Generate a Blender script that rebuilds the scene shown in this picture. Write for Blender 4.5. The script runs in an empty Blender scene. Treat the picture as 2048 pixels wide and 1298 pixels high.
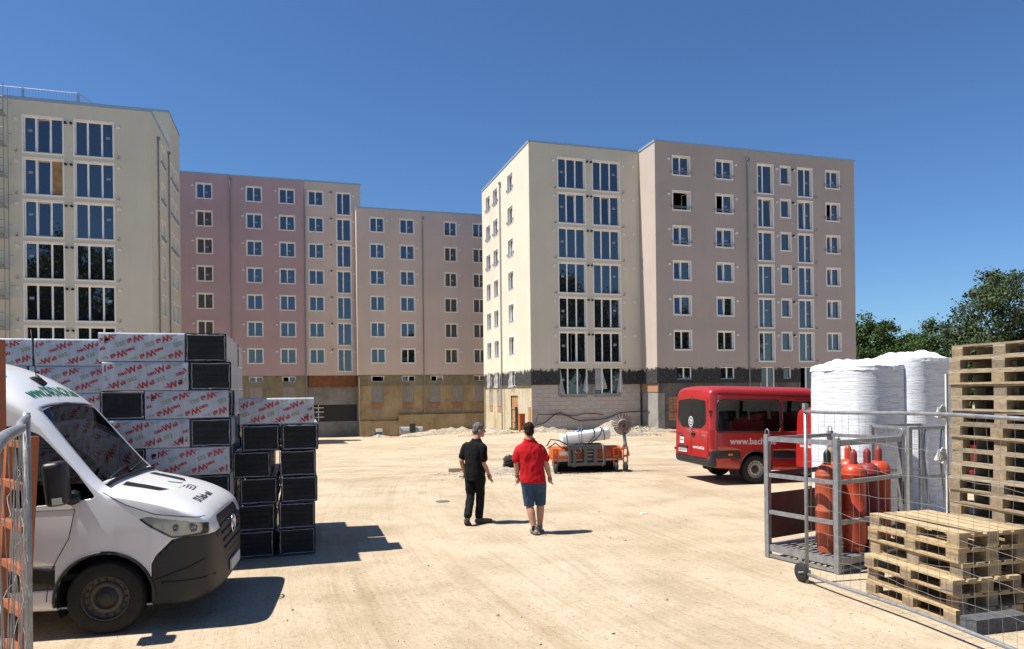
import bpy, bmesh, math, random
from mathutils import Vector, Matrix, noise
from mathutils.bvhtree import BVHTree

R = math.radians
scene = bpy.context.scene
COL = scene.collection

# ------------------------------------------------------------------ camera
cam_data = bpy.data.cameras.new('camera')
cam = bpy.data.objects.new('camera', cam_data)
COL.objects.link(cam)
cam_data.sensor_width = 36.0
cam_data.lens = 1420.0 / 2048.0 * 36.0
cam_data.shift_y = 133.0 / 2048.0
cam_data.clip_end = 3000.0
cam_data.clip_start = 0.05
cam.location = (0, 0, 2.3)
cam.rotation_euler = (R(90), R(0.65), 0)
scene.camera = cam

# ------------------------------------------------------------------ sky, sun, exposure
SUN_EL, SUN_AZ = 61.0, 11.5          # the light travels 11.5 deg from +X towards +Y
world = bpy.data.worlds.new('World')
scene.world = world
world.use_nodes = True
wn = world.node_tree
for n in list(wn.nodes):
    wn.nodes.remove(n)
sky = wn.nodes.new('ShaderNodeTexSky')
sky.sky_type = 'NISHITA'
sky.sun_disc = False
sky.sun_elevation = R(SUN_EL)
sky.sun_rotation = math.atan2(-math.cos(R(SUN_AZ)), -math.sin(R(SUN_AZ)))
sky.altitude = 400.0
sky.air_density = 1.0
sky.dust_density = 0.35
sky.ozone_density = 3.0
bg = wn.nodes.new('ShaderNodeBackground')
bg.inputs['Strength'].default_value = 0.05
wo = wn.nodes.new('ShaderNodeOutputWorld')
tint = wn.nodes.new('ShaderNodeMix'); tint.data_type = 'RGBA'; tint.blend_type = 'MULTIPLY'
tint.inputs[0].default_value = 1.0
tint.inputs[7].default_value = (.80, 1.12, 1.46, 1.0)      # the camera's cool white balance
wn.links.new(sky.outputs[0], tint.inputs[6])
wn.links.new(tint.outputs[2], bg.inputs[0])
wn.links.new(bg.outputs[0], wo.inputs[0])

sun_data = bpy.data.lights.new('sun', 'SUN')
sun_data.energy = 5.0
sun_data.angle = R(0.53)
sun_data.color = (1.0, 0.94, 0.85)
sun = bpy.data.objects.new('sun', sun_data)
COL.objects.link(sun)
sun.location = (-40, -10, 60)
sd = Vector((math.cos(R(SUN_EL)) * math.cos(R(SUN_AZ)), math.cos(R(SUN_EL)) * math.sin(R(SUN_AZ)), -math.sin(R(SUN_EL))))
sun.rotation_euler = sd.to_track_quat('-Z', 'Y').to_euler()

vs = scene.view_settings
vs.view_transform = 'Standard'
vs.look = 'None'
vs.exposure = 0.8
vs.gamma = 1.0
vs.use_curve_mapping = False

# ------------------------------------------------------------------ materials
M = {}

class NT:
    def __init__(self, name):
        self.m = bpy.data.materials.new(name)
        self.m.use_nodes = True
        self.t = self.m.node_tree
        self.p = self.t.nodes['Principled BSDF']
        M[name] = self.m
    def n(self, typ, **kw):
        nd = self.t.nodes.new(typ)
        for k, v in kw.items():
            if k in nd.inputs:
                nd.inputs[k].default_value = v
            else:
                setattr(nd, k, v)
        return nd
    def l(self, a, b):
        self.t.links.new(a, b)
    def coord(self, kind='Object', scale=None, rot=None):
        tc = self.n('ShaderNodeTexCoord')
        if scale is None and rot is None:
            return tc.outputs[kind]
        mp = self.n('ShaderNodeMapping')
        if scale is not None:
            mp.inputs['Scale'].default_value = scale
        if rot is not None:
            mp.inputs['Rotation'].default_value = rot
        self.l(tc.outputs[kind], mp.inputs['Vector'])
        return mp.outputs[0]
    def noise(self, vec, scale, detail=4.0, rough=0.55):
        nd = self.n('ShaderNodeTexNoise')
        nd.inputs['Scale'].default_value = scale
        nd.inputs['Detail'].default_value = detail
        nd.inputs['Roughness'].default_value = rough
        self.l(vec, nd.inputs['Vector'])
        return nd.outputs['Fac']
    def ramp(self, fac, stops):
        nd = self.n('ShaderNodeValToRGB')
        cr = nd.color_ramp
        while len(cr.elements) < len(stops):
            cr.elements.new(0.5)
        for e, (pos, c) in zip(cr.elements, stops):
            e.position = pos
            e.color = (c[0], c[1], c[2], 1.0) if not isinstance(c, (int, float)) else (c, c, c, 1.0)
        self.l(fac, nd.inputs['Fac'])
        return nd.outputs['Color']
    def mix(self, fac, a, b, mode='MIX'):
        nd = self.n('ShaderNodeMix')
        nd.data_type = 'RGBA'
        nd.blend_type = mode
        for s, v in ((nd.inputs[0], fac), (nd.inputs[6], a), (nd.inputs[7], b)):
            if isinstance(v, (int, float)):
                s.default_value = v
            elif isinstance(v, tuple):
                s.default_value = (v[0], v[1], v[2], 1.0)
            else:
                self.l(v, s)
        return nd.outputs[2]
    def math(self, op, a, b=0.0, clamp=False):
        nd = self.n('ShaderNodeMath')
        nd.operation = op
        nd.use_clamp = clamp
        for s, v in ((nd.inputs[0], a), (nd.inputs[1], b)):
            if isinstance(v, (int, float)):
                s.default_value = v
            else:
                self.l(v, s)
        return nd.outputs[0]
    def sep(self, vec):
        nd = self.n('ShaderNodeSeparateXYZ')
        self.l(vec, nd.inputs[0])
        return nd.outputs
    def bump(self, h, strength=0.3, dist=0.02, prev=None):
        nd = self.n('ShaderNodeBump')
        nd.inputs['Strength'].default_value = strength
        nd.inputs['Distance'].default_value = dist
        self.l(h, nd.inputs['Height'])
        if prev is not None:
            self.l(prev, nd.inputs['Normal'])
        self.l(nd.outputs[0], self.p.inputs['Normal'])
        return nd.outputs[0]
    def col(self, c):
        if isinstance(c, tuple):
            self.p.inputs['Base Color'].default_value = (c[0], c[1], c[2], 1.0)
        else:
            self.l(c, self.p.inputs['Base Color'])
    def set(self, **kw):
        for k, v in kw.items():
            k = {'rough': 'Roughness', 'metal': 'Metallic', 'ior': 'IOR', 'coat': 'Coat Weight', 'coat_rough': 'Coat Roughness',
                 'spec': 'Specular IOR Level', 'sheen': 'Sheen Weight', 'trans': 'Transmission Weight', 'alpha': 'Alpha', 'sss': 'Subsurface Weight'}[k]
            if isinstance(v, (int, float)):
                self.p.inputs[k].default_value = v
            else:
                self.l(v, self.p.inputs[k])
        return self

def simple(name, c, rough=0.5, metal=0.0, var=0.08, scale=6.0, bump=0.0, bscale=40.0, **kw):
    a = NT(name)
    v = a.coord()
    f = a.noise(v, scale, 5.0)
    lo = tuple(x * (1 - var) for x in c)
    hi = tuple(min(1.0, x * (1 + var)) for x in c)
    a.col(a.ramp(f, [(0.3, lo), (0.7, hi)]))
    a.set(rough=rough, metal=metal, **kw)
    if bump:
        a.bump(a.noise(v, bscale, 4.0), bump, 0.01)
    return a

def plaster(name, c, stain=0.10):
    a = NT(name)
    v = a.coord()
    big = a.noise(v, 0.22, 5.0, 0.6)
    fine = a.noise(v, 9.0, 5.0, 0.7)
    streak = a.noise(a.coord('Object', (2.2, 2.2, 0.10)), 1.0, 5.0, 0.6)
    base = a.ramp(big, [(0.3, tuple(x * (1 - stain) for x in c)), (0.7, tuple(min(1, x * (1 + stain * .5)) for x in c))])
    base = a.mix(0.35, base, a.ramp(streak, [(0.3, (.88, .88, .87)), (0.65, (1, 1, 1))]), 'MULTIPLY')
    base = a.mix(0.5, base, a.ramp(fine, [(0.3, (.93, .93, .93)), (0.7, (1, 1, 1))]), 'MULTIPLY')
    a.col(base)
    a.set(rough=0.92, spec=0.2)
    a.bump(a.noise(v, 26.0, 6.0, 0.7), 0.35, 0.012)
    return a

plaster('plaster_cream', (.645, .605, .495), .09)
plaster('plaster_taupe', (.46, .395, .355), .09)
plaster('plaster_taupe_warm', (.63, .52, .45), .09)
plaster('plaster_pink', (.50, .355, .36), .09)
plaster('trim', (.86, .84, .80), 0.03)
simple('pvc', (.86, .86, .86), 0.35, var=.03)
simple('sill_metal', (.42, .47, .53), 0.4, .5, var=.05)
simple('coping', (.36, .45, .52), 0.45, .4, var=.06)
simple('galv', (.27, .285, .30), 0.45, .5, var=.22, scale=14.0, bump=.08, bscale=30)
simple('galv_dull', (.33, .34, .35), 0.55, .55, var=.25, scale=18.0)
simple('steel_dark', (.05, .052, .056), 0.5, .3, var=.3)
simple('pipe_grey', (.27, .28, .29), 0.5, .5, var=.15)
simple('black_plastic', (.009, .0095, .010), 0.45, var=.25, bump=.05, bscale=200)
simple('bumper_plastic', (.017, .0172, .018), 0.5, var=.15, scale=3, bump=.05, bscale=260)
simple('rubber', (.016, .016, .016), 0.75, var=.4, scale=10, bump=.2, bscale=60)
simple('white_plastic', (.72, .73, .72), 0.4, var=.05)
simple('sticker', (.26, .30, .36), 0.5, var=.05)
simple('lintel_wood', (.19, .072, .028), 0.8, var=.35, scale=2.5)
simple('board_raw', (.36, .21, .085), 0.75, var=.3, scale=3)

g = NT('window_glass')
g.col((.010, .012, .016)); g.set(rough=.015, ior=2.25)
g.bump(g.noise(g.coord('Object'), 1.1, 2.0), .06, .02)
g = NT('vehicle_glass')          # tinted, see-through
g.col((.30, .33, .34)); g.set(rough=.0, ior=1.45)
tr = g.n('ShaderNodeBsdfTransparent'); tr.inputs[0].default_value = (.68, .71, .70, 1)
gl = g.n('ShaderNodeBsdfGlossy'); gl.inputs['Roughness'].default_value = .01
fr = g.n('ShaderNodeFresnel'); fr.inputs[0].default_value = 1.45
mx = g.n('ShaderNodeMixShader')
g.l(fr.outputs[0], mx.inputs[0]); g.l(tr.outputs[0], mx.inputs[1]); g.l(gl.outputs[0], mx.inputs[2])
g.l(mx.outputs[0], g.t.nodes['Material Output'].inputs['Surface'])
g = NT('van_glass')
tr = g.n('ShaderNodeBsdfTransparent'); tr.inputs[0].default_value = (.36, .39, .39, 1)
gl = g.n('ShaderNodeBsdfGlossy'); gl.inputs['Roughness'].default_value = .01
fr = g.n('ShaderNodeFresnel'); fr.inputs[0].default_value = 1.4
mx = g.n('ShaderNodeMixShader')
g.l(fr.outputs[0], mx.inputs[0]); g.l(tr.outputs[0], mx.inputs[1]); g.l(gl.outputs[0], mx.inputs[2])
g.l(mx.outputs[0], g.t.nodes['Material Output'].inputs['Surface'])
g = NT('clear_lens')
tr = g.n('ShaderNodeBsdfTransparent'); tr.inputs[0].default_value = (.86, .88, .90, 1)
gl = g.n('ShaderNodeBsdfGlossy'); gl.inputs['Roughness'].default_value = .02
fr = g.n('ShaderNodeFresnel'); fr.inputs[0].default_value = 1.6
mx = g.n('ShaderNodeMixShader')
g.l(fr.outputs[0], mx.inputs[0]); g.l(tr.outputs[0], mx.inputs[1]); g.l(gl.outputs[0], mx.inputs[2])
g.l(mx.outputs[0], g.t.nodes['Material Output'].inputs['Surface'])

# black waterproof coat with a ragged upper rim of bare plaster (object z is height)
def band_mat(name, top, edge, c_pl, rag):
    a = NT(name)
    v = a.coord()
    x, y, z = a.sep(v)
    drip = a.noise(a.coord('Object', (3.2, 3.2, .30)), 1.0, 6.0, .7)
    patch = a.noise(v, 1.6, 6.0, .7)
    h = a.math('ADD', z, a.math('MULTIPLY', a.math('SUBTRACT', patch, .5), rag))
    h = a.math('ADD', h, a.math('MULTIPLY', a.math('SUBTRACT', drip, .5), rag * 1.1))
    f = a.math('MULTIPLY', a.math('SUBTRACT', h, edge), 9.0, True)
    blk = a.ramp(a.noise(v, 7.0, 6.0, .75), [(.35, (.020, .021, .023)), (.56, (.050, .051, .053)), (.70, (.24, .23, .205))])
    a.col(a.mix(f, blk, c_pl))
    a.set(rough=.85, spec=.2)
    a.bump(a.noise(v, 12.0, 5.0), .5, .02)
band_mat('band_cream', 4.2, 3.86, (.55, .51, .41), 1.15)
band_mat('band_taupe', 4.2, 3.92, (.42, .36, .32), 1.05)

def rough_wall(name, c1, c2, c3, s=.5):
    a = NT(name)
    v = a.coord()
    big = a.noise(v, s, 7.0, .68)
    st = a.noise(a.coord('Object', (1.6, 1.6, .22)), .9, 6.0, .7)
    c = a.ramp(big, [(.28, c1), (.48, c2), (.70, c3)])
    c = a.mix(.55, c, a.ramp(st, [(.3, (.62, .60, .56)), (.62, (1, 1, 1))]), 'MULTIPLY')
    c = a.mix(.6, c, a.ramp(a.noise(v, 6.0, 6.0, .75), [(.32, (.72, .70, .68)), (.6, (1, 1, 1))]), 'MULTIPLY')
    a.col(c)
    a.set(rough=.95, spec=.15)
    a.bump(a.noise(v, 5.0, 8.0, .75), .6, .05)
rough_wall('wall_ochre', (.25, .19, .11), (.40, .305, .175), (.48, .395, .26))
rough_wall('wall_olive', (.19, .165, .105), (.27, .235, .155), (.33, .29, .20))
rough_wall('wall_pale', (.42, .34, .21), (.52, .45, .32), (.56, .53, .46))
rough_wall('wall_concrete', (.20, .19, .175), (.30, .29, .27), (.37, .36, .34))
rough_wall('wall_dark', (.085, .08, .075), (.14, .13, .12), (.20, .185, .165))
rough_wall('niche_grey', (.27, .255, .235), (.31, .295, .275), (.34, .325, .30), .8)

def obj_var(name, cols, rough=.85, scale=5.0, amt=.25, bump=.3, bscale=25.0, stretch=None, **kw):
    """a colour that changes from piece to piece (object random) plus grain"""
    a = NT(name)
    oi = a.n('ShaderNodeObjectInfo')
    v = a.coord('Object', stretch) if stretch else a.coord()
    mpv = a.n('ShaderNodeVectorMath'); mpv.operation = 'ADD'
    a.l(v, mpv.inputs[0])
    sc = a.n('ShaderNodeVectorMath'); sc.operation = 'SCALE'
    cx = a.n('ShaderNodeCombineXYZ')
    a.l(oi.outputs['Random'], cx.inputs[0]); a.l(oi.outputs['Random'], cx.inputs[1]); a.l(oi.outputs['Random'], cx.inputs[2])
    a.l(cx.outputs[0], sc.inputs[0]); sc.inputs['Scale'].default_value = 37.0
    a.l(sc.outputs[0], mpv.inputs[1])
    n1 = len(cols) - 1
    c = a.ramp(oi.outputs['Random'], [(i / max(1, n1), cc) for i, cc in enumerate(cols)])
    nz = a.noise(mpv.outputs[0], scale, 6.0, .65)
    c = a.mix(1.0, c, a.ramp(nz, [(.3, (1 - amt,) * 3), (.68, (1, 1, 1))]), 'MULTIPLY')
    a.col(c)
    a.set(rough=rough, **kw)
    if bump:
        a.bump(a.noise(mpv.outputs[0], bscale, 5.0), bump, .01)
    return a
obj_var('block', [(.50, .455, .41), (.54, .48, .425), (.50, .465, .43), (.55, .475, .415), (.53, .415, .345), (.51, .48, .45)], scale=2.5, amt=.22, bscale=9)
obj_var('brick', [(.36, .17, .09), (.42, .22, .12), (.33, .19, .12)], scale=12)
obj_var('pallet_wood', [(.50, .37, .20), (.44, .32, .175), (.54, .43, .26), (.47, .35, .20), (.40, .30, .175)], scale=3.0, amt=.45, bump=.4, bscale=6.0, stretch=(3, 14, 14), spec=.25)
obj_var('pallet_wood_old', [(.36, .29, .20), (.27, .22, .16), (.44, .345, .22), (.31, .27, .21), (.46, .37, .245), (.37, .32, .25)], scale=3.0, amt=.5, bump=.5, bscale=6.0, stretch=(3, 14, 14), spec=.2)
obj_var('pallet_block', [(.27, .205, .13), (.40, .30, .18), (.22, .18, .13), (.36, .27, .165), (.30, .25, .19)], scale=22.0, amt=.5, bump=.4, bscale=60.0)
obj_var('pebble', [(.36, .31, .24), (.27, .235, .19), (.42, .37, .30)], scale=20)

# ------------------------------------------------------------------ mesh helpers
class MB:
    def __init__(self):
        self.v = []; self.f = []; self.mi = []
    def add(self, verts, faces, mi=0):
        o = len(self.v)
        self.v += [tuple(p) for p in verts]
        self.f += [tuple(i + o for i in f) for f in faces]
        self.mi += [mi] * len(faces)
        return self
    def box(self, c, s, rz=0.0, mi=0, mat=None, skip=()):
        hx, hy, hz = s[0] / 2, s[1] / 2, s[2] / 2
        ps = [Vector((x, y, z)) for z in (-hz, hz) for y in (-hy, hy) for x in (-hx, hx)]
        m = Matrix.Rotation(rz, 3, 'Z') if mat is None else mat
        ps = [m @ p + Vector(c) for p in ps]
        fs = [(0, 2, 3, 1), (4, 5, 7, 6), (0, 1, 5, 4), (2, 6, 7, 3), (0, 4, 6, 2), (1, 3, 7, 5)]
        return self.add(ps, [f for i, f in enumerate(fs) if i not in skip], mi)
    def quad(self, a, b, c, d, mi=0):
        return self.add([a, b, c, d], [(0, 1, 2, 3)], mi)
    def tube(self, pts, r, n=8, mi=0, cap=True):
        pts = [Vector(p) for p in pts]
        rs = r if isinstance(r, (list, tuple)) else [r] * len(pts)
        vs, fs = [], []
        up = None
        for i, p in enumerate(pts):
            d = (pts[min(i + 1, len(pts) - 1)] - pts[max(i - 1, 0)])
            if d.length < 1e-9:
                d = Vector((0, 0, 1))
            d.normalize()
            if up is None:
                up = Vector((0, 0, 1)) if abs(d.z) < .9 else Vector((1, 0, 0))
            s = d.cross(up)
            if s.length < 1e-6:
                s = d.orthogonal()
            s.normalize()
            up = s.cross(d).normalized()
            for k in range(n):
                a = 2 * math.pi * k / n
                vs.append(p + (s * math.cos(a) + up * math.sin(a)) * rs[i])
        for i in range(len(pts) - 1):
            for k in range(n):
                a, b = i * n + k, i * n + (k + 1) % n
                fs.append((a, a + n, b + n, b))
        if cap:
            fs.append(tuple(range(n)))
            fs.append(tuple(reversed(range((len(pts) - 1) * n, len(pts) * n))))
        return self.add(vs, fs, mi)
    def lathe(self, prof, n=24, mi=0, axis='Z', c=(0, 0, 0), cap=True):
        vs, fs = [], []
        for (r, z) in prof:
            for k in range(n):
                a = 2 * math.pi * k / n
                p = (r * math.cos(a), r * math.sin(a), z)
                if axis == 'Y':
                    p = (p[0], p[2], -p[1])
                elif axis == 'X':
                    p = (p[2], p[1], -p[0])
                vs.append((p[0] + c[0], p[1] + c[1], p[2] + c[2]))
        for i in range(len(prof) - 1):
            for k in range(n):
                a, b = i * n + k, i * n + (k + 1) % n
                fs.append((a, b, b + n, a + n))
        if cap:
            fs.append(tuple(reversed(range(n))))
            fs.append(tuple(range((len(prof) - 1) * n, len(prof) * n)))
        return self.add(vs, fs, mi)
    def mesh(self, name, mats, smooth=False, fix=True):
        me = bpy.data.meshes.new(name)
        me.from_pydata(self.v, [], self.f)
        for m in (mats if isinstance(mats, (list, tuple)) else [mats]):
            me.materials.append(M[m])
        for i, p in enumerate(me.polygons):
            p.material_index = self.mi[i]
            p.use_smooth = smooth
        if fix:
            bm = bmesh.new(); bm.from_mesh(me)
            bmesh.ops.recalc_face_normals(bm, faces=bm.faces)
            bm.to_mesh(me); bm.free()
        me.update()
        return me
    def build(self, name, mats, parent=None, smooth=False, loc=None, rot=None, fix=True, auto=None):
        me = self.mesh(name, mats, smooth, fix)
        o = link(name, me, parent, loc, rot)
        if auto:
            sharp(me, auto)
        return o

def sharp(me, deg):
    for p in me.polygons:
        p.use_smooth = True
    bm = bmesh.new(); bm.from_mesh(me)
    lim = R(deg)
    for e in bm.edges:
        if len(e.link_faces) == 2 and e.calc_face_angle(0) > lim:
            e.smooth = False
    bm.to_mesh(me); bm.free()

def link(name, me, parent=None, loc=None, rot=None):
    o = bpy.data.objects.new(name, me)
    COL.objects.link(o)
    if parent is not None:
        o.parent = parent
    if loc is not None:
        o.location = loc
    if rot is not None:
        o.rotation_euler = rot
    return o

def thing(name, label, cat, loc=(0, 0, 0), rz=0.0, group=None, me=None):
    o = bpy.data.objects.new(name, me)
    COL.objects.link(o)
    o.location = loc
    o.rotation_euler = (0, 0, rz)
    o['label'] = label
    o['category'] = cat
    if group:
        o['group'] = group
    return o

def tag(o, label=None, cat=None, group=None, kind=None):
    if label: o['label'] = label
    if cat: o['category'] = cat
    if group: o['group'] = group
    if kind: o['kind'] = kind
    return o

def copy_tree(o, parent=None):
    c = o.copy(); COL.objects.link(c); c.parent = parent
    for ch in o.children:
        copy_tree(ch, c)
    return c

_txt = {}
def text_mesh(body, size=1.0, bold=0.0, spacing=1.0):
    """flat glyph outlines from Blender's built-in font as (verts2d, faces, width)"""
    k = (body, size, bold, spacing)
    if k in _txt:
        return _txt[k]
    cu = bpy.data.curves.new('lettering', 'FONT')
    cu.body = body; cu.size = size; cu.offset = bold; cu.space_character = spacing
    cu.resolution_u = 2
    ob = bpy.data.objects.new('lettering', cu)
    COL.objects.link(ob)
    dg = bpy.context.evaluated_depsgraph_get()
    me = ob.evaluated_get(dg).to_mesh()
    vs = [(v.co.x, v.co.y) for v in me.vertices]
    fs = [tuple(p.vertices) for p in me.polygons]
    ob.evaluated_get(dg).to_mesh_clear()
    bpy.data.objects.remove(ob); bpy.data.curves.remove(cu)
    w = max(v[0] for v in vs) if vs else 0
    _txt[k] = (vs, fs, w)
    return _txt[k]

def hashf(*a):
    return random.Random(repr(a)).random()

def fbm(x, y, z=0.0, o=4):
    s, a, f = 0.0, 1.0, 1.0
    for _ in range(o):
        s += a * noise.noise(Vector((x * f, y * f, z * f)))
        a *= .5; f *= 2.03
    return s
def smooth01(t):
    t = max(0.0, min(1.0, t))
    return t * t * (3 - 2 * t)
# ------------------------------------------------------------------ ground
def gz(x, y):
    s = .0415 + (.0232 - .0415) * smooth01((x + 12) / 15.0)
    d = min(max(0.0, y - 18.0), 60.0)
    z = -s * d * smooth01(d / 6.0 + .25)
    far = smooth01((y - 16) / 14.0)
    near = smooth01((y - 2) / 3.0)
    return z + near * (.006 + .035 * far) * fbm(x * .45, y * .45, 3.1, 4) - .004

def axis(lo, hi, dlo, dhi, step, grow):
    a = [dlo]
    while a[-1] < dhi:
        a.append(a[-1] + step)
    s = step
    while a[-1] < hi:
        s *= grow; a.append(a[-1] + s)
    s = step
    b = [dlo]
    while b[-1] > lo:
        s *= grow; b.append(b[-1] - s)
    return list(reversed(b[1:])) + a

def make_ground():
    xs = axis(-700, 700, -11, 11, .22, 1.13)
    ys = axis(-120, 1500, 3.5, 34, .22, 1.07)
    vs = [(x, y, gz(x, y)) for y in ys for x in xs]
    n = len(xs)
    fs = [(j * n + i, j * n + i + 1, (j + 1) * n + i + 1, (j + 1) * n + i) for j in range(len(ys) - 1) for i in range(n - 1)]
    mb = MB(); mb.add(vs, fs)
    o = mb.build('ground', 'sand', smooth=True, fix=False)
    o['kind'] = 'structure'
    o['label'] = 'sunlit dusty sand yard with tyre tracks'

a = NT('sand')
v = a.coord()
big = a.noise(v, .16, 6.0, .6)
mid = a.noise(v, .9, 6.0, .65)
fine = a.noise(v, 16.0, 6.0, .75)
grit = a.noise(v, 70.0, 3.0, .8)
# wheel tracks: rings of grain round the points the vehicles swing about
def swing(cx, cy, f, seed):
    d_ = a.n('ShaderNodeVectorMath'); d_.operation = 'DISTANCE'
    d_.inputs[1].default_value = (cx, cy, 0); a.l(v, d_.inputs[0])
    xs_ = a.sep(v)
    cb_ = a.n('ShaderNodeCombineXYZ')
    a.l(a.math('MULTIPLY', d_.outputs['Value'], f), cb_.inputs[0])
    a.l(a.math('MULTIPLY', xs_[1], .07), cb_.inputs[1])
    cb_.inputs[2].default_value = seed
    return a.noise(cb_.outputs[0], 1.0, 6.0, .66)
tr1 = swing(34.0, 21.0, 2.3, 3.0)
tr2 = swing(6.0, 62.0, 1.3, 9.0)
tr3 = swing(34.0, 21.0, 11.0, 5.0)
tr4 = swing(-20.0, 4.0, 5.0, 15.0)
x_, y_, z_ = a.sep(v)
farm = a.math('MULTIPLY', a.math('SUBTRACT', y_, 13.0), .12, True)
trk = a.mix(farm, tr1, tr2)
c = a.ramp(big, [(.30, (.40, .322, .225)), (.50, (.46, .382, .28)), (.70, (.495, .42, .32))])
gate = a.ramp(a.noise(v, .23, 3.0, .5), [(.38, .30), (.60, 1.0)])
c = a.mix(gate, c, a.ramp(trk, [(.34, (.72, .67, .60)), (.47, (.97, .965, .955)), (.58, (1, 1, 1)), (.68, (.90, .88, .85))]), 'MULTIPLY')
g3 = a.ramp(a.noise(v, .5, 3.0, .5), [(.44, 0.0), (.60, .38)])
c = a.mix(g3, c, a.ramp(tr3, [(.36, (.74, .70, .64)), (.50, (1, 1, 1))]), 'MULTIPLY')
g4 = a.ramp(a.noise(v, .31, 3.0, .5), [(.50, 0.0), (.64, .6)])
c = a.mix(g4, c, a.ramp(tr4, [(.36, (.74, .70, .64)), (.50, (1, 1, 1))]), 'MULTIPLY')
c = a.mix(1.0, c, a.ramp(mid, [(.30, (.80, .775, .745)), (.56, (1, 1, 1))]), 'MULTIPLY')
blot = a.noise(v, .38, 5.0, .62)
c = a.mix(1.0, c, a.ramp(blot, [(.34, (.86, .835, .80)), (.50, (1, 1, 1)), (.70, (1.0, .995, .985))]), 'MULTIPLY')
c = a.mix(.8, c, a.ramp(fine, [(.32, (.62, .58, .53)), (.47, (1, 1, 1))]), 'MULTIPLY')
c = a.mix(.5, c, a.ramp(grit, [(.30, (.60, .57, .53)), (.44, (1, 1, 1))]), 'MULTIPLY')
# paving joints that show through the dust in the near yard
mpb = a.n('ShaderNodeMapping'); mpb.inputs['Rotation'].default_value = (0, 0, R(-17))
a.l(v, mpb.inputs['Vector'])
bk = a.n('ShaderNodeTexBrick'); bk.inputs['Scale'].default_value = 1.0
bk.inputs['Brick Width'].default_value = .21; bk.inputs['Row Height'].default_value = .105; bk.inputs['Mortar Size'].default_value = .006; bk.inputs['Mortar Smooth'].default_value = .4
a.l(mpb.outputs[0], bk.inputs['Vector'])
nearm = a.math('MULTIPLY', a.math('SUBTRACT', 11.5, y_), .35, True)
patch = a.math('MULTIPLY', a.math('SUBTRACT', a.noise(v, .55, 4.0, .6), .47), 7.0, True)
jm = a.math('MULTIPLY', a.math('MULTIPLY', bk.outputs['Fac'], nearm), a.math('MULTIPLY', patch, .5))
c = a.mix(jm, c, (.36, .27, .175))
grass = a.math('MULTIPLY', a.math('SUBTRACT', -7.0, y_), .3, True)
c = a.mix(grass, c, (.055, .075, .028))
a.col(c)
a.set(rough=.95, spec=.12)
b1 = a.bump(fine, .35, .03)
b2 = a.bump(trk, .28, .05, b1)
b3 = a.bump(a.math('SUBTRACT', 1.0, jm), .4, .012, b2)
b4 = a.bump(grit, .5, .012, b3)
b5 = a.bump(tr3, .35, .03, b4)
b6 = a.bump(mid, .5, .10, b5)
make_ground()

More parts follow.
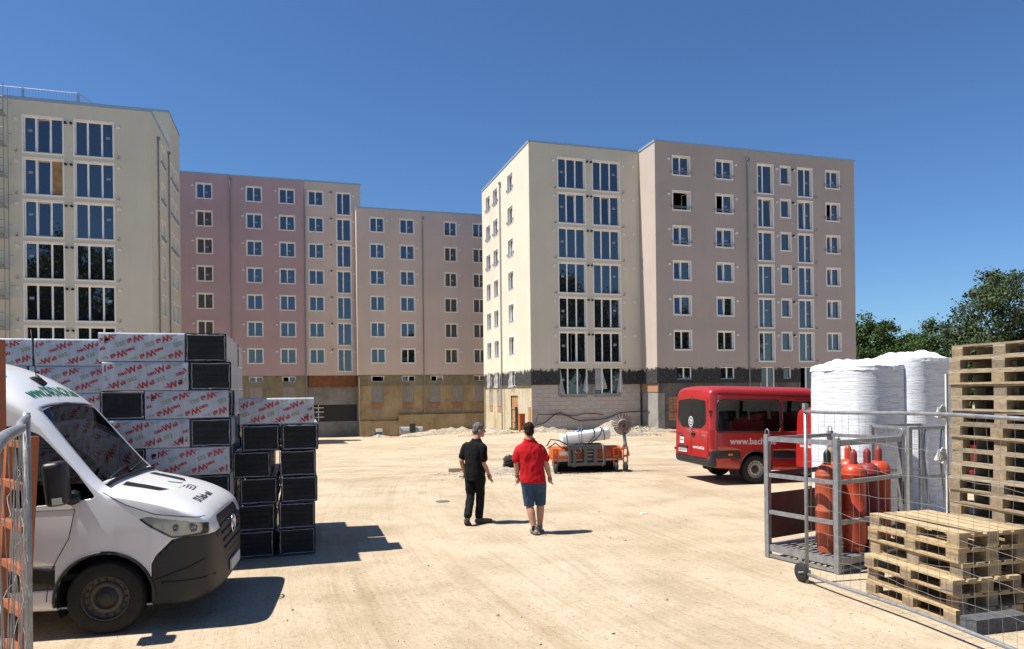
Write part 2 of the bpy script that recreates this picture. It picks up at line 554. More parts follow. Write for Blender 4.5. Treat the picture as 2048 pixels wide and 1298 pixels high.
# ------------------------------------------------------------------ buildings
YAW = R(17.0)
UX, UY = math.cos(YAW), math.sin(YAW)
def ab(a_, b_):
    return (a_ * UX - b_ * UY, a_ * UY + b_ * UX)
ROWS = [21.05 - 2.8 * k for k in range(6)]
_win = {}
T_ = .09                     # width of the pale trim round an opening
def win_parts(w, h, cols, mode, trim, mirror):
    """meshes of one window type; x along the wall, y into the wall, origin at the lower left of the trim"""
    key = (w, h, cols, mode, trim, mirror)
    if key in _win:
        return _win[key]
    d = .20 if trim else .10
    x0, x1, z0, z1 = T_, w - T_, T_, h - T_
    res = {}
    mb = MB()
    if trim:
        pr = -.022
        outer = [(0, 0), (w, 0), (w, h), (0, h)]
        inner = [(x0, z0), (x1, z0), (x1, z1), (x0, z1)]
        for i in range(4):
            j = (i + 1) % 4
            o1, o2, i1, i2 = outer[i], outer[j], inner[i], inner[j]
            mb.quad((o1[0], pr, o1[1]), (o2[0], pr, o2[1]), (i2[0], pr, i2[1]), (i1[0], pr, i1[1]))
            mb.quad((o1[0], .01, o1[1]), (o2[0], .01, o2[1]), (o2[0], pr, o2[1]), (o1[0], pr, o1[1]))
            mb.quad((i1[0], pr, i1[1]), (i2[0], pr, i2[1]), (i2[0], d + .08, i2[1]), (i1[0], d + .08, i1[1]))
    else:
        inner = [(x0, z0), (x1, z0), (x1, z1), (x0, z1)]
        for i in range(4):
            j = (i + 1) % 4
            i1, i2 = inner[i], inner[j]
            mb.quad((i1[0], 0, i1[1]), (i2[0], 0, i2[1]), (i2[0], d + .08, i2[1]), (i1[0], d + .08, i1[1]))
    res['window'] = mb.mesh('window', 'trim', fix=False)
    fw = .055
    fr = MB()
    yc, yt = d + .03, .07
    fr.box(((x0 + x1) / 2, yc, z0 + fw / 2), (x1 - x0, yt, fw))
    fr.box(((x0 + x1) / 2, yc, z1 - fw / 2), (x1 - x0, yt, fw))
    fr.box((x0 + fw / 2, yc, (z0 + z1) / 2), (fw, yt - .002, z1 - z0 - 2 * fw))
    fr.box((x1 - fw / 2, yc, (z0 + z1) / 2), (fw, yt - .002, z1 - z0 - 2 * fw))
    edges = [x0 + fw]
    tot = sum(cols)
    span = x1 - x0 - 2 * fw
    acc = 0
    for c_ in cols[:-1]:
        acc += c_
        xm = x0 + fw + span * acc / tot
        if mode not in ('open',):
            fr.box((xm, yc - .004, (z0 + z1) / 2), (.115, yt, z1 - z0 - 2 * fw))
        edges.append(xm)
    edges.append(x1 - fw)
    res['panes'] = []
    for i in range(len(cols)):
        e0 = edges[i] + (.05 if i else 0.0)
        e1 = edges[i + 1] - (.05 if i < len(cols) - 1 else 0.0)
        za, zb = z0 + fw, z1 - fw
        moving = (mode.startswith('tilt') and int(mode[4:]) == i)
        gone = (mode.startswith('gone') and int(mode[4:]) == i)
        if mode == 'open' or gone:
            # sash swung into the room on its hinge
            hx = e0 if (i == 0 and len(cols) > 1) else e1
            sgn = 1 if hx == e0 else -1
            ang = R(78) if hx == e0 else R(-78)
            m = Matrix.Translation((hx, yc + .02, 0)) @ Matrix.Rotation(ang, 4, 'Z') @ Matrix.Translation((-hx, -yc - .02, 0))
        elif moving:
            m = Matrix.Translation((0, yc, za)) @ Matrix.Rotation(R(-4.5 if h < 2 else -3.2), 4, 'X') @ Matrix.Translation((0, -yc, -za))
        else:
            m = Matrix.Identity(4)
        sw = .045
        sb = MB()
        if moving or mode == 'open' or gone:
            for (cx, cz, sx, sz) in (((e0 + e1) / 2, za + sw / 2, e1 - e0, sw), ((e0 + e1) / 2, zb - sw / 2, e1 - e0, sw),
                                     (e0 + sw / 2, (za + zb) / 2, sw, zb - za - 2 * sw), (e1 - sw / 2, (za + zb) / 2, sw, zb - za - 2 * sw)):
                o = len(sb.v)
                sb.box((cx, yc + .012, cz), (sx, .06, sz))
                sb.v[o:] = [tuple(m @ Vector(p)) for p in sb.v[o:]]
            o = len(fr.v)
            fr.add(sb.v, sb.f)
            inset = sw
        else:
            inset = 0.0
        pb = MB()
        pb.box(((e0 + e1) / 2, yc + .012, (za + zb) / 2), (e1 - e0 - 2 * inset, .012, zb - za - 2 * inset))
        pb.v = [tuple(m @ Vector(p)) for p in pb.v]
        res['panes'].append(pb.mesh('pane', 'window_glass'))
    res['frame'] = fr.mesh('frame', 'pvc')
    sl = MB()
    sl.box((w / 2, d / 2 - .03, z0 + .012), (x1 - x0 - .006, d + .055, .022))
    res['sill'] = sl.mesh('sill', 'sill_metal')
    _win[key] = res
    return res

def shared(key, fn):
    if key not in _win:
        _win[key] = fn()
    return _win[key]

def m_rail(w):
    mb = MB()
    for z in (.26, .36):
        mb.box((w / 2, -.07, z), (w + .16, .02, .03))
    for x in (-.07, w + .07):
        mb.box((x, -.035, .31), (.025, .10, .2))
    return mb.mesh('railing', 'galv_dull')
def m_vent():
    mb = MB()
    n = 10
    prof = [(math.cos(math.pi * k / n) * .11, math.sin(math.pi * k / n) * .11 + .06) for k in range(n + 1)] + [(-.11, 0), (.11, 0)]
    f = [(x, -.075, z) for x, z in prof]
    b = [(x * 1.08, .01, z) for x, z in prof]
    mb.add(f + b, [tuple(range(len(f)))] + [(i, (i + 1) % len(f), (i + 1) % len(f) + len(f), i + len(f)) for i in range(len(f))])
    return mb.mesh('vent_cover', 'white_plastic')
def m_stub():
    mb = MB(); mb.lathe([(.075, -.16), (.08, -.15), (.08, .02)], 10, axis='Y')
    return mb.mesh('pipe_stub', 'black_plastic')
def m_bracket():
    mb = MB(); mb.box((0, -.06, 0), (.05, .14, .05)); mb.box((.09, -.1, .07), (.03, .03, .26)); mb.box((.05, -.11, -.03), (.12, .02, .03))
    return mb.mesh('bracket', 'pipe_grey')
def m_cap():
    mb = MB(); mb.lathe([(.035, -.03), (.04, .01)], 8, axis='Y')
    return mb.mesh('bolt_cap', 'white_plastic')
def m_sticker():
    mb = MB(); mb.box((0, -.002, 0), (.26, .003, .17))
    return mb.mesh('sticker', 'sticker')

class Block:
    def __init__(self, name, label, a0, b0):
        x, y = ab(a0, b0)
        self.root = thing(name, label, 'building', (x, y, 0), YAW)
        self.a0, self.b0 = a0, b0
    def frame(self, side, at):
        """returns function wall coords -> root coords, and the z rotation of that wall"""
        if side == 'front':
            return (lambda x, y, z: (x - self.a0, at - self.b0 + y, z)), 0.0
        if side == 'left':                      # faces the low end of a; wall x runs towards the viewer (minus b)
            return (lambda x, y, z: (at - self.a0 + y, -x - self.b0, z)), R(-90)
        if side == 'right':
            return (lambda x, y, z: (at - self.a0 - y, x - self.b0, z)), R(90)
    def wall(self, name, mat, side, at, x0, x1, z0, z1, holes=(), y=0.0):
        f, rz = self.frame(side, at)
        xs = sorted({x0, x1, *[min(max(h[0], x0), x1) for h in holes], *[min(max(h[1], x0), x1) for h in holes]})
        zs = sorted({z0, z1, *[min(max(h[2], z0), z1) for h in holes], *[min(max(h[3], z0), z1) for h in holes]})
        mb = MB()
        for i in range(len(xs) - 1):
            run = None
            for j in range(len(zs) - 1):
                cx, cz = (xs[i] + xs[i + 1]) / 2, (zs[j] + zs[j + 1]) / 2
                if any(h[0] < cx < h[1] and h[2] < cz < h[3] for h in holes):
                    continue
                mb.quad(f(xs[i], y, zs[j]), f(xs[i + 1], y, zs[j]), f(xs[i + 1], y, zs[j + 1]), f(xs[i], y, zs[j + 1]))
        return mb.build(name, mat, self.root, fix=False)
    def slab(self, name, mat, side, at, x0, x1, z0, z1, y0, y1, rz=0):
        f, _ = self.frame(side, at)
        a_, b_ = Vector(f(x0, y0, z0)), Vector(f(x1, y1, z1))
        mb = MB()
        mb.box((a_ + b_) / 2, (abs(a_.x - b_.x), abs(a_.y - b_.y), abs(a_.z - b_.z)))
        return mb.build(name, mat, self.root)
    def place(self, name, me, side, at, x, z, y=0.0, parent=None):
        f, rz = self.frame(side, at)
        return link(name, me, parent or self.root, f(x, y, z), (0, 0, rz))
    def window(self, side, at, x, ztop, w, h, cols, mode='shut', trim=True, rail=False, vent=None, sticker=None, y=0.0, board=None):
        ps = win_parts(w, h, cols, mode, trim, False)
        o = self.place('window', ps['window'], side, at, x, ztop - h, y)
        link('frame', ps['frame'], o)
        for i, p in enumerate(ps['panes']):
            q_ = hashf(self.a0, x, ztop, i)
            pn = link('pane', p, o, (0, 0, 0), ((q_ - .5) * .010, 0, (hashf(i, ztop, x) - .5) * .008))
            if board is not None and i == board:
                pn.name = 'plywood_pane'
                pn.data = p.copy(); pn.data.materials[0] = M['board_raw']; pn.scale = (1, 1, 1); pn.location = (0, -.03, 0)
        link('sill', ps['sill'], o)
        if rail:
            link('railing', shared(('rail', w), lambda: m_rail(w)), o)
        if sticker is not None:
            link('sticker', shared('sticker', m_sticker), o, (w * sticker[0], (.20 if trim else .10) + .03, h * sticker[1]))
        if vent:
            for vx in ([vent] if isinstance(vent, (int, float)) else vent):
                self.place('vent_cover', shared('vent', m_vent), side, at, x + vx, ztop - .42, y)
        return o
    def hole(self, x, ztop, w, h):
        return (x + T_, x + w - T_, ztop - h + T_, ztop - T_)
    def coping(self, side, at, x0, x1, z):
        self.slab('roof_coping', 'coping', side, at, x0, x1, z - .02, z + .14, -.05, .30)
    def pipe(self, side, at, x, z0, z1, y=-.09, hopper=True):
        f, rz = self.frame(side, at)
        mb = MB()
        mb.tube([f(x, y, z0), f(x, y, z1 - .45), f(x, y, z1 - .3), f(x + .06, y + .02, z1 - .12), f(x + .06, y + .03, z1)], .055, 8)
        if hopper:
            c_ = Vector(f(x + .06, y + .01, z1 + .06))
            mb.box(c_, (.26, .22, .2))
        z = z0 + 1.5
        while z < z1 - 1:
            c_ = Vector(f(x, y + .04, z)); mb.box(c_, (.13, .13, .05)); z += 2.8
        mb.build('downpipe', 'pipe_grey', self.root, auto=40)
    def shell(self, a0, a1, b0, b1, z0, z1, mat, sides='fblrt'):
        """plain rear, side and roof faces"""
        l = lambda a_, b_, z: (a_ - self.a0, b_ - self.b0, z)
        for s in sides:
            mb = MB()
            if s == 'f': mb.quad(l(a0, b0, z0), l(a1, b0, z0), l(a1, b0, z1), l(a0, b0, z1)); nm = 'wall'
            if s == 'b': mb.quad(l(a0, b1, z0), l(a1, b1, z0), l(a1, b1, z1), l(a0, b1, z1)); nm = 'wall'
            if s == 'l': mb.quad(l(a0, b0, z0), l(a0, b1, z0), l(a0, b1, z1), l(a0, b0, z1)); nm = 'wall'
            if s == 'r': mb.quad(l(a1, b0, z0), l(a1, b1, z0), l(a1, b1, z1), l(a1, b0, z1)); nm = 'wall'
            if s == 't': mb.quad(l(a0, b0, z1), l(a1, b0, z1), l(a1, b1, z1), l(a0, b1, z1)); nm = 'roof'
            mb.build(nm, 'wall_concrete' if s == 't' else mat, self.root, fix=False)

S2 = (1, 1.08)
rnd = random.Random(5)

# ---- left cream block -----------------------------------------------------------------
A = Block('apartment_block', 'cream apartment block at the left edge with tall triple windows', -9.38, 54.5)
aF, aS = 54.5, -9.38
holes, wins = [], []
for ci, (x, w) in enumerate(((-17.15, 2.45), (-14.15, 2.48))):
    for k, zt in enumerate(ROWS + [4.25]):
        cols = (.78, 1.05, .82) if ci == 0 else (.85, 1.05, .78)
        holes.append(A.hole(x, zt, w, 2.57))
        mode = 'tilt1' if (ci == 0 and k < 3) else 'shut'
        A.window('front', aF, x, zt, w, 2.57, cols, mode, vent=(-.32 if ci == 0 else w + .25), board=2 if (ci == 0 and k == 1) else None,
                 sticker=(.17, .62) if ci == 0 else (.83, .58))
        A.place('pipe_stub', shared('stub', m_stub), 'front', aF, x + (w + .11 if ci == 0 else -.11), zt - .35)
        A.place('bolt_cap', shared('cap', m_cap), 'front', aF, x + (w + .11 if ci == 0 else -.11), zt - 2.05)
        A.place('bracket', shared('bracket', m_bracket), 'front', aF, x + (-.36 if ci == 0 else w + .2), zt - 2.5)
A.wall('wall', 'plaster_cream', 'front', aF, -26, -9.38, -3, 22.0, holes)
holes = []
for k, zt in enumerate(ROWS):
    holes.append(A.hole(58.35, zt, 1.65, 1.65))
    A.window('right', aS, 58.35, zt, 1.65, 1.65, S2, rail=k < 3)
A.wall('wall', 'plaster_cream', 'right', aS, 54.5, 61.98, -3, 22.0, holes)
holes = []
for x in (62.7, 64.75):
    for k, zt in enumerate([23.85] + ROWS):
        if zt > 22: continue
        holes.append(A.hole(x, zt, 1.5, 1.65))
        A.window('right', aS, x, zt, 1.5, 1.65, S2, rail=k < 4)
A.wall('wall', 'plaster_cream', 'right', aS, 61.98, 67.45, -3, 24.8, holes)
A.wall('wall', 'plaster_cream', 'front', 61.98, -26, -9.38, 22.0, 24.8)
A.shell(-26, -9.38, 54.5, 61.98, -3, 21.9, 'plaster_cream', 't')
A.shell(-26, -9.38, 61.98, 67.45, -3, 24.7, 'plaster_cream', 'tb')
A.shell(-26, -9.38, 54.5, 67.45, -3, 22.0, 'plaster_cream', 'l')
A.coping('front', aF, -26, -9.33, 22.0)
A.coping('right', aS, 54.75, 61.98, 21.997)
A.coping('front', 61.98, -26, -9.33, 24.8)
A.coping('right', aS, 62.25, 67.45, 24.797)
A.pipe('right', aS, 56.75, -2, 20.9)
A.pipe('right', aS, 61.3, -2, 21.3)

# ---- pink block and its taupe end ----------------------------------------------------
B = Block('apartment_block', 'dusty pink seven-storey apartment block at the back of the yard, taupe at its right end', -22, 78.17)
bF = 78.17
BR = [23.85] + ROWS
holes = []
for x, w in ((-9.43, 1.6), (-4.67, 1.62), (-1.43, 1.65)):
    for k, zt in enumerate(BR):
        holes.append(B.hole(x, zt, w, 1.65))
        B.window('front', bF, x, zt, w, 1.65, S2, vent=-.3, sticker=(.64, .45) if k < 4 else None)
B.wall('wall', 'plaster_pink', 'front', bF, -22, 1.18, 4.18, 24.75, holes)
holes = []
for k, zt in enumerate(BR):
    holes.append(B.hole(1.5, zt, 1.63, 1.65)); B.window('front', bF, 1.5, zt, 1.63, 1.65, S2, vent=None, sticker=(.64, .45) if k < 3 else None)
    holes.append(B.hole(4.4, zt, 1.6, 2.5)); B.window('front', bF, 4.4, zt, 1.6, 2.5, (.85, 1.15), sticker=(.42, .62), vent=[-.62, 1.85])
    B.place('pipe_stub', shared('stub', m_stub), 'front', bF, 3.9, zt - .1)
    B.place('bolt_cap', shared('cap', m_cap), 'front', bF, 4.05, zt - 2.05)
B.wall('wall', 'plaster_taupe_warm', 'front', bF, 1.18, 7.0, 4.18, 24.75, holes)
# bare lower storey
holes = []
for x in (-4.62, -1.35):
    holes.append(B.hole(x, 4.16, 1.55, .75)); B.window('front', bF, x, 4.16, 1.55, .75, (1, 1), 'gone0' if x > -2 else 'shut', trim=False, y=.12)
B.wall('lower_wall', 'wall_olive', 'front', bF, -22, 1.3, -4, 4.18, holes, y=.12)
for x in (-4.45, -1.2):
    B.slab('niche_panel', 'niche_grey', 'front', bF, x, x + 1.25, 1.1, 3.0, .09, .2)
B.slab('timber_lintel', 'lintel_wood', 'front', bF, 1.45, 6.35, 2.95, 4.17, .05, .3)
B.wall('recess_wall', 'wall_concrete', 'front', bF, 1.3, 7.0, -4, 4.1, [(1.9, 6.4, -.75, 1.05)], y=.45)
B.slab('dark_sheet', 'black_plastic', 'front', bF, 3.0, 6.36, -.75, 1.05, .55, .62)
B.slab('dark_sheet', 'wall_dark', 'front', bF, 1.9, 3.0, -.75, 1.05, .95, 1.0)
for z in (-.3, .25, .7):
    B.slab('shelf_board', 'pvc', 'front', bF, 1.9, 2.95, z, z + .06, .55, .9)
B.slab('shelf_post', 'pvc', 'front', bF, 2.36, 2.42, -.75, 1.05, .6, .66)
B.wall('jamb_wall', 'wall_concrete', 'right', 1.3, 78.27, 78.65, -4, 4.1)
B.shell(-22, 7.0, 78.17, 90, -4, 24.7, 'plaster_pink', 'blrt')
B.coping('front', bF, -22, 7.05, 24.75)
B.pipe('front', bF, -6.15, -3, 24.4)
B.pipe('front', bF, 1.18, -3, 23.9, hopper=False)

# ---- middle taupe block -----------------------------------------------------------------
Cb = Block('apartment_block', 'lower taupe apartment block in the middle background with brown bare basement wall', 6.4, 76.67)
cF = 76.67
holes = []
for ci, (x, w) in enumerate(((7.76, 1.6), (10.96, 1.63), (15.81, 1.5), (19.05, 1.6), (22.6, 1.6))):
    for k, zt in enumerate(ROWS):
        holes.append(Cb.hole(x, zt, w, 1.65))
        Cb.window('front', cF, x, zt, w, 1.65, S2, vent=w + .25, sticker=(.64, .45) if k < 3 else None)
Cb.wall('wall', 'plaster_taupe_warm', 'front', cF, 6.4, 28, 4.18, 21.9, holes)
holes = []
for i, x in enumerate((7.72, 11.0, 14.12, 18.95)):
    holes.append(Cb.hole(x, 4.16, 1.55, .78))
    Cb.window('front', cF, x, 4.16, 1.55, .78, (1, 1), ('open', 'shut', 'gone0', 'shut')[i], trim=False, y=.12)
Cb.wall('lower_wall', 'wall_olive', 'front', cF, 6.55, 28, 3.02, 4.18, holes, y=.12)
nich = [(7.75 + .05 + dx) for dx in (0, 3.3, 6.2, 8.8, 11.35)]
nh = [(x, x + 1.25, 1.15, 3.0) for x in nich]
Cb.wall('lower_wall', 'wall_ochre', 'front', cF, 6.55, 28, -.25, 3.02, nh, y=.10)
for x in nich:
    Cb.slab('niche_panel', 'niche_grey', 'front', cF, x - .02, x + 1.27, 1.13, 3.01, .15, .3)
    mb = MB()
    f, _ = Cb.frame('front', cF)
    for r_ in range(5):
        for c_ in range(5):
            if hashf(x, r_, c_) < .12: continue
            p = f(x + .12 + c_ * .25 + (r_ % 2) * .06, .09, .52 + r_ * .135)
            mb.box(p, (.23, .05 + .02 * hashf(c_, r_, x), .115))
    o = mb.build('brick_patch', 'brick', Cb.root); o['kind'] = 'stuff'
    Cb.slab('mortar_smear', 'niche_grey', 'front', cF, x + .1, x + 1.1, .05, .44, .085, .12)
Cb.slab('base_ledge', 'wall_ochre', 'front', cF, 10.6, 28, -4, -.12, -.28, .3)
Cb.slab('base_ledge', 'wall_ochre', 'front', cF, 6.55, 10.6, -4, -.75, -.20, .3)
Cb.wall('lower_wall', 'wall_ochre', 'front', cF, 6.55, 10.6, -.75, -.25, y=.11)
Cb.wall('wall', 'plaster_taupe_warm', 'left', 6.4, -88, -76.67, 4.1, 21.9)
Cb.wall('lower_wall', 'wall_pale', 'left', 6.4, -88, -76.6, -4, 4.1, y=.13)
Cb.shell(6.4, 28, 76.67, 88, -4, 21.85, 'plaster_taupe', 'brt')
Cb.coping('front', cF, 6.35, 28, 21.9)
Cb.coping('left', 6.4, -88, -76.95, 21.897)
Cb.pipe('front', cF, 13.45, -.2, 21.2)

# ---- right cream block ---------------------------------------------------------------
D1 = Block('apartment_block', 'cream apartment block right of centre with sunlit gable side and two columns of triple windows', 17.87, 53.24)
dF, dS = 53.24, 17.87
holes = []
for ci, (x, w) in enumerate(((20.25, 2.47), (23.27, 2.5))):
    for k, zt in enumerate(ROWS):
        holes.append(D1.hole(x, zt, w, 2.57))
        mode = 'tilt1' if k == 1 else ('gone1' if (k == 5 and ci == 0) else 'shut')
        D1.window('front', dF, x, zt, w, 2.57, (.95, 1.1, 1.0), mode, sticker=((.19, .55) if ci == 0 else (.8, .60)), vent=-.32 if ci == 0 else w + .25)
        D1.place('pipe_stub', shared('stub', m_stub), 'front', dF, x + (w + .12 if ci == 0 else -.1), zt - .25)
        D1.place('bolt_cap', shared('cap', m_cap), 'front', dF, x + (w + .12 if ci == 0 else -.12), zt - 2.05)
        D1.place('bracket', shared('bracket', m_bracket), 'front', dF, x + (-.26 if ci == 0 else w + .2), zt - 2.55)
for zt in ROWS:
    D1.place('vent_cover', shared('vent', m_vent), 'front', dF, 26.95, zt - .38)
D1.wall('wall', 'plaster_cream', 'front', dF, 17.87, 27.5, 4.1, 22.0, holes)
bh = []
for x in (20.3, 23.32):
    bh.append((x, x + 2.4, 1.93, 4.12))
    D1.window('front', dF, x - T_, 4.12 + T_, 2.4 + 2 * T_, 2.19 + 2 * T_, (.9, 1.1, 1.0), trim=False, y=.10, sticker=(.17, .55) if x < 22 else (.83, .55))
D1.wall('coated_band', 'band_cream', 'front', dF, 17.87, 27.5, 2.78, 4.1, bh)
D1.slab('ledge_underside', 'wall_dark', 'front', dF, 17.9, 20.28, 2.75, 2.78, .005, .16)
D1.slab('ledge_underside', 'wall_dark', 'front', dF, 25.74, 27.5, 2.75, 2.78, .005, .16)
mb = MB()
D1.wall('mortar_wall', 'wall_concrete', 'front', dF, 17.95, 27.5, -2, 2.78, bh, y=.17)
D1.wall('mortar_wall', 'wall_concrete', 'front', dF, 20.2, 25.8, 1.9, 4.1, bh, y=.115)
# each masonry block of the bare lower wall
bl_me = {}
def block_mesh(L, H):
    k = (round(L, 2), round(H, 2))
    if k not in bl_me:
        mb = MB(); e = .007
        hx, hz = L / 2 - .005, H / 2 - .005
        mb.add([(-hx, 0, -hz), (hx, 0, -hz), (hx, 0, hz), (-hx, 0, hz), (-hx + e, -.014, -hz + e), (hx - e, -.014, -hz + e), (hx - e, -.014, hz - e), (-hx + e, -.014, hz - e)],
               [(4, 5, 6, 7), (0, 1, 5, 4), (1, 2, 6, 5), (2, 3, 7, 6), (3, 0, 4, 7)])
        bl_me[k] = mb.mesh('stone_block', 'block')
    return bl_me[k]
ch = .332
for r_ in range(12):
    z0 = 2.75 - (r_ + 1) * ch
    x = 17.97 - (0 if r_ % 2 else .5)
    while x < 27.5:
        L = 1.0
        xa, xb = max(x, 17.97), min(x + L, 27.5)
        segs = [(xa, xb)]
        for h in bh:
            if z0 + ch * .5 > h[2] - .02:
                ns = []
                for s, t in segs:
                    if t <= h[0] or s >= h[1]: ns.append((s, t))
                    else:
                        if s < h[0] - .05: ns.append((s, h[0]))
                        if t > h[1] + .05: ns.append((h[1], t))
                segs = ns
        for s, t in segs:
            if t - s > .08:
                f, _ = D1.frame('front', dF)
                link('stone_block', block_mesh(t - s, ch), D1.root, f((s + t) / 2, .17 - .005 * hashf(r_, s), z0 + ch / 2))
        x += L
# torn plastic sheeting round the two lower windows
def film_flap(blk, side, at, pts, seed, y=-.03):
    f, _ = blk.frame(side, at)
    (xt0, xt1, zt), (xb0, xb1, zb) = pts
    n, m = 7, 9
    vs = []
    for j in range(m):
        t = j / (m - 1)
        for i in range(n):
            s = i / (n - 1)
            x = (xt0 + (xb0 - xt0) * t) + ((xt1 - xt0) + ((xb1 - xb0) - (xt1 - xt0)) * t) * s
            vs.append(f(x, y - .05 * math.sin(s * 9 + t * 3 + seed) * (.3 + t) + .03 * math.sin(t * 11 + seed), zt + (zb - zt) * t + .05 * math.sin(s * 5 + seed) * t))
    fs = [(j * n + i, j * n + i + 1, (j + 1) * n + i + 1, (j + 1) * n + i) for j in range(m - 1) for i in range(n - 1)]
    mb = MB(); mb.add(vs, fs)
    mb.build('plastic_sheet', 'sheet_film', blk.root, smooth=True)
g = NT('sheet_film')
g.col((.78, .79, .80)); g.set(rough=.3)
tr = g.n('ShaderNodeBsdfTransparent'); mx = g.n('ShaderNodeMixShader'); mx.inputs[0].default_value = .42
g.l(tr.outputs[0], mx.inputs[1]); g.l(g.p.outputs[0], mx.inputs[2]); g.l(mx.outputs[0], g.t.nodes['Material Output'].inputs['Surface'])
film_flap(D1, 'front', dF, ((20.3, 20.36, 4.0), (20.28, 20.72, 2.0)), 1.)
film_flap(D1, 'front', dF, ((22.6, 22.7, 4.05), (22.3, 22.72, 2.2)), 2.)
film_flap(D1, 'front', dF, ((23.35, 23.95, 4.05), (23.35, 24.4, 2.35)), 3.)
film_flap(D1, 'front', dF, ((25.6, 25.72, 4.0), (25.25, 25.8, 2.05)), 4.)
# gable side in full sun
sw = (57.55, 62.25, 64.85)
holes = []
for i, b_ in enumerate(sw):
    w = 1.7 if i == 0 else 1.65
    x = -(b_ + w)
    for k, zt in enumerate(ROWS):
        holes.append(D1.hole(x, zt, w, 1.65))
        D1.window('left', dS, x, zt, w, 1.65, S2, 'tilt0' if (k in (2, 4) and i == 0) else 'shut', rail=k < 3)
D1.wall('wall', 'plaster_cream', 'left', dS, -67.9, -53.24, 4.02, 22.0, holes)
bh2 = []
for i, b_ in enumerate(sw):
    x = -(b_ + 1.6)
    bh2.append((x + T_, x + 1.6 - T_, 2.72, 4.0))
    D1.window('left', dS, x, 4.0 + T_, 1.6, 1.28 + 2 * T_, S2, trim=False, y=.1)
    film_flap(D1, 'left', dS, ((x + .1, x + 1.1, 3.95), (x - .1, x + .9, 2.6)), 5. + i, y=-.06)
D1.wall('coated_band', 'band_cream', 'left', dS, -67.9, -53.24, 2.78, 4.02, bh2)
D1.wall('lower_wall', 'wall_pale', 'left', dS, -67.9, -53.4, -3, 2.78, bh2 + [(-59.3, -57.3, -1.2, 1.9)], y=.16)
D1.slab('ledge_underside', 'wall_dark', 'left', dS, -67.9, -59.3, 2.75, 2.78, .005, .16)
for k in range(4):      # timber door in the side
    D1.slab('door_plank', 'board_raw', 'left', dS, -59.28 + k * .49, -58.81 + k * .49, -1.2, 1.88, .25 + .01 * (k % 2), .30 + .01 * (k % 2))
for z in (-.35, .75):
    D1.slab('door_batten', 'pallet_wood', 'left', dS, -59.25, -57.35, z, z + .1, .2, .249)
D1.slab('dark_sheet', 'black_plastic', 'left', dS, -57.9, -57.3, -1.1, .95, .08, .12)
D1.slab('timber_panel', 'board_raw', 'left', dS, -54.45, -53.85, -1.2, 1.0, .12, .2)
for b_ in (62.4, 65.2):
    D1.slab('niche_panel', 'niche_grey', 'left', dS, -b_ - 1.25, -b_, .9, 2.55, .13, .2)
    D1.slab('brick_patch', 'brick', 'left', dS, -b_ - 1.2, -b_ - .05, .35, .85, .14, .2)
D1.shell(17.87, 27.5, 53.24, 67.9, -3, 21.95, 'plaster_cream', 'bt')
D1.shell(17.87, 27.6, 53.5, 67.9, -3, 21.95, 'plaster_cream', 'r')
D1.coping('front', dF, 17.82, 27.5, 22.0)
D1.coping('left', dS, -67.9, -53.54, 21.997)
D1.pipe('left', dS, -61.3, -1.4, 20.9)

# ---- right taupe block ---------------------------------------------------------------
D2 = Block('apartment_block', 'large taupe apartment block on the right, rising behind the red minibus', 27.5, 50.5)
eF, eS = 50.5, 27.5
holes = []
for ci, (x, w, h, cols, vent) in enumerate(((29.0, 1.68, 1.65, S2, -.3), (32.97, 1.7, 1.65, S2, 1.97), (36.95, 1.64, 2.57, (.8, 1.25), 1.95), (39.2, 1.1, 1.64, (1,), None), (40.93, 1.6, 2.57, (1.15, .85), -.3), (43.83, 1.52, 1.65, S2, None))):
    for k, zt in enumerate(ROWS):
        holes.append(D2.hole(x, zt, w, h))
        mode = 'shut'
        if ci in (0, 1, 5):
            mode = {0: 'shut', 1: 'open' if ci == 0 else 'gone0', 2: 'tilt0', 3: 'tilt0', 4: 'tilt0' if ci != 5 else 'tilt0', 5: 'shut'}[k]
        if ci == 2 and k == 1: mode = 'tilt1'
        if ci == 4 and k == 1: mode = 'tilt0'
        st = None
        if ci in (0, 1, 5) and k < 3: st = (.64, .40)
        if ci == 2: st = (.2, .62) if k < 3 else (.6, .6)
        if ci == 4: st = (.68, .52)
        D2.window('front', eF, x, zt, w, h, cols, mode, rail=(ci in (0, 1, 5) and k < 3), vent=vent, sticker=st if mode != 'open' else None)
        if ci in (2, 4):
            D2.place('bracket', shared('bracket', m_bracket), 'front', eF, x + (-.3 if ci == 2 else w + .2), zt - 2.5)
        if ci == 3:
            D2.place('pipe_stub', shared('stub', m_stub), 'front', eF, 40.48, zt - .3)
            D2.place('bolt_cap', shared('cap', m_cap), 'front', eF, 40.45, zt - 2.05)
D2.wall('wall', 'plaster_taupe', 'front', eF, 27.5, 46.9, 4.1, 22.0, holes)
bh3 = []
for x, w, zb in ((29.2, 1.5, 3.0), (33.2, 1.5, 3.0), (37.1, 1.5, 1.6), (39.3, .95, 3.0), (41.0, 1.5, 1.6), (43.9, 1.4, 3.0)):
    bh3.append((x + T_, x + w - T_, zb + T_, 4.15 - T_))
    D2.window('front', eF, x, 4.15, w, 4.15 - zb, (1, 1) if w > 1 else (1,), 'gone0' if x == 41.0 else 'shut', trim=False, y=.06)
D2.wall('coated_band', 'band_taupe', 'front', eF, 27.5, 46.9, 2.78, 4.1, bh3)
D2.wall('lower_wall', 'wall_dark', 'front', eF, 27.6, 46.9, -3, 2.78, bh3, y=.15)
D2.slab('lower_pier', 'wall_concrete', 'front', eF, 27.6, 28.2, -3, 2.0, .1, .25)
for r_ in range(8):
    for c_ in range(4):
        D2.slab('brick', 'brick', 'front', eF, 28.55 + c_ * .42, 28.94 + c_ * .42, -.2 + r_ * .24, .02 + r_ * .24, .10 + .02 * hashf(r_, c_), .2)
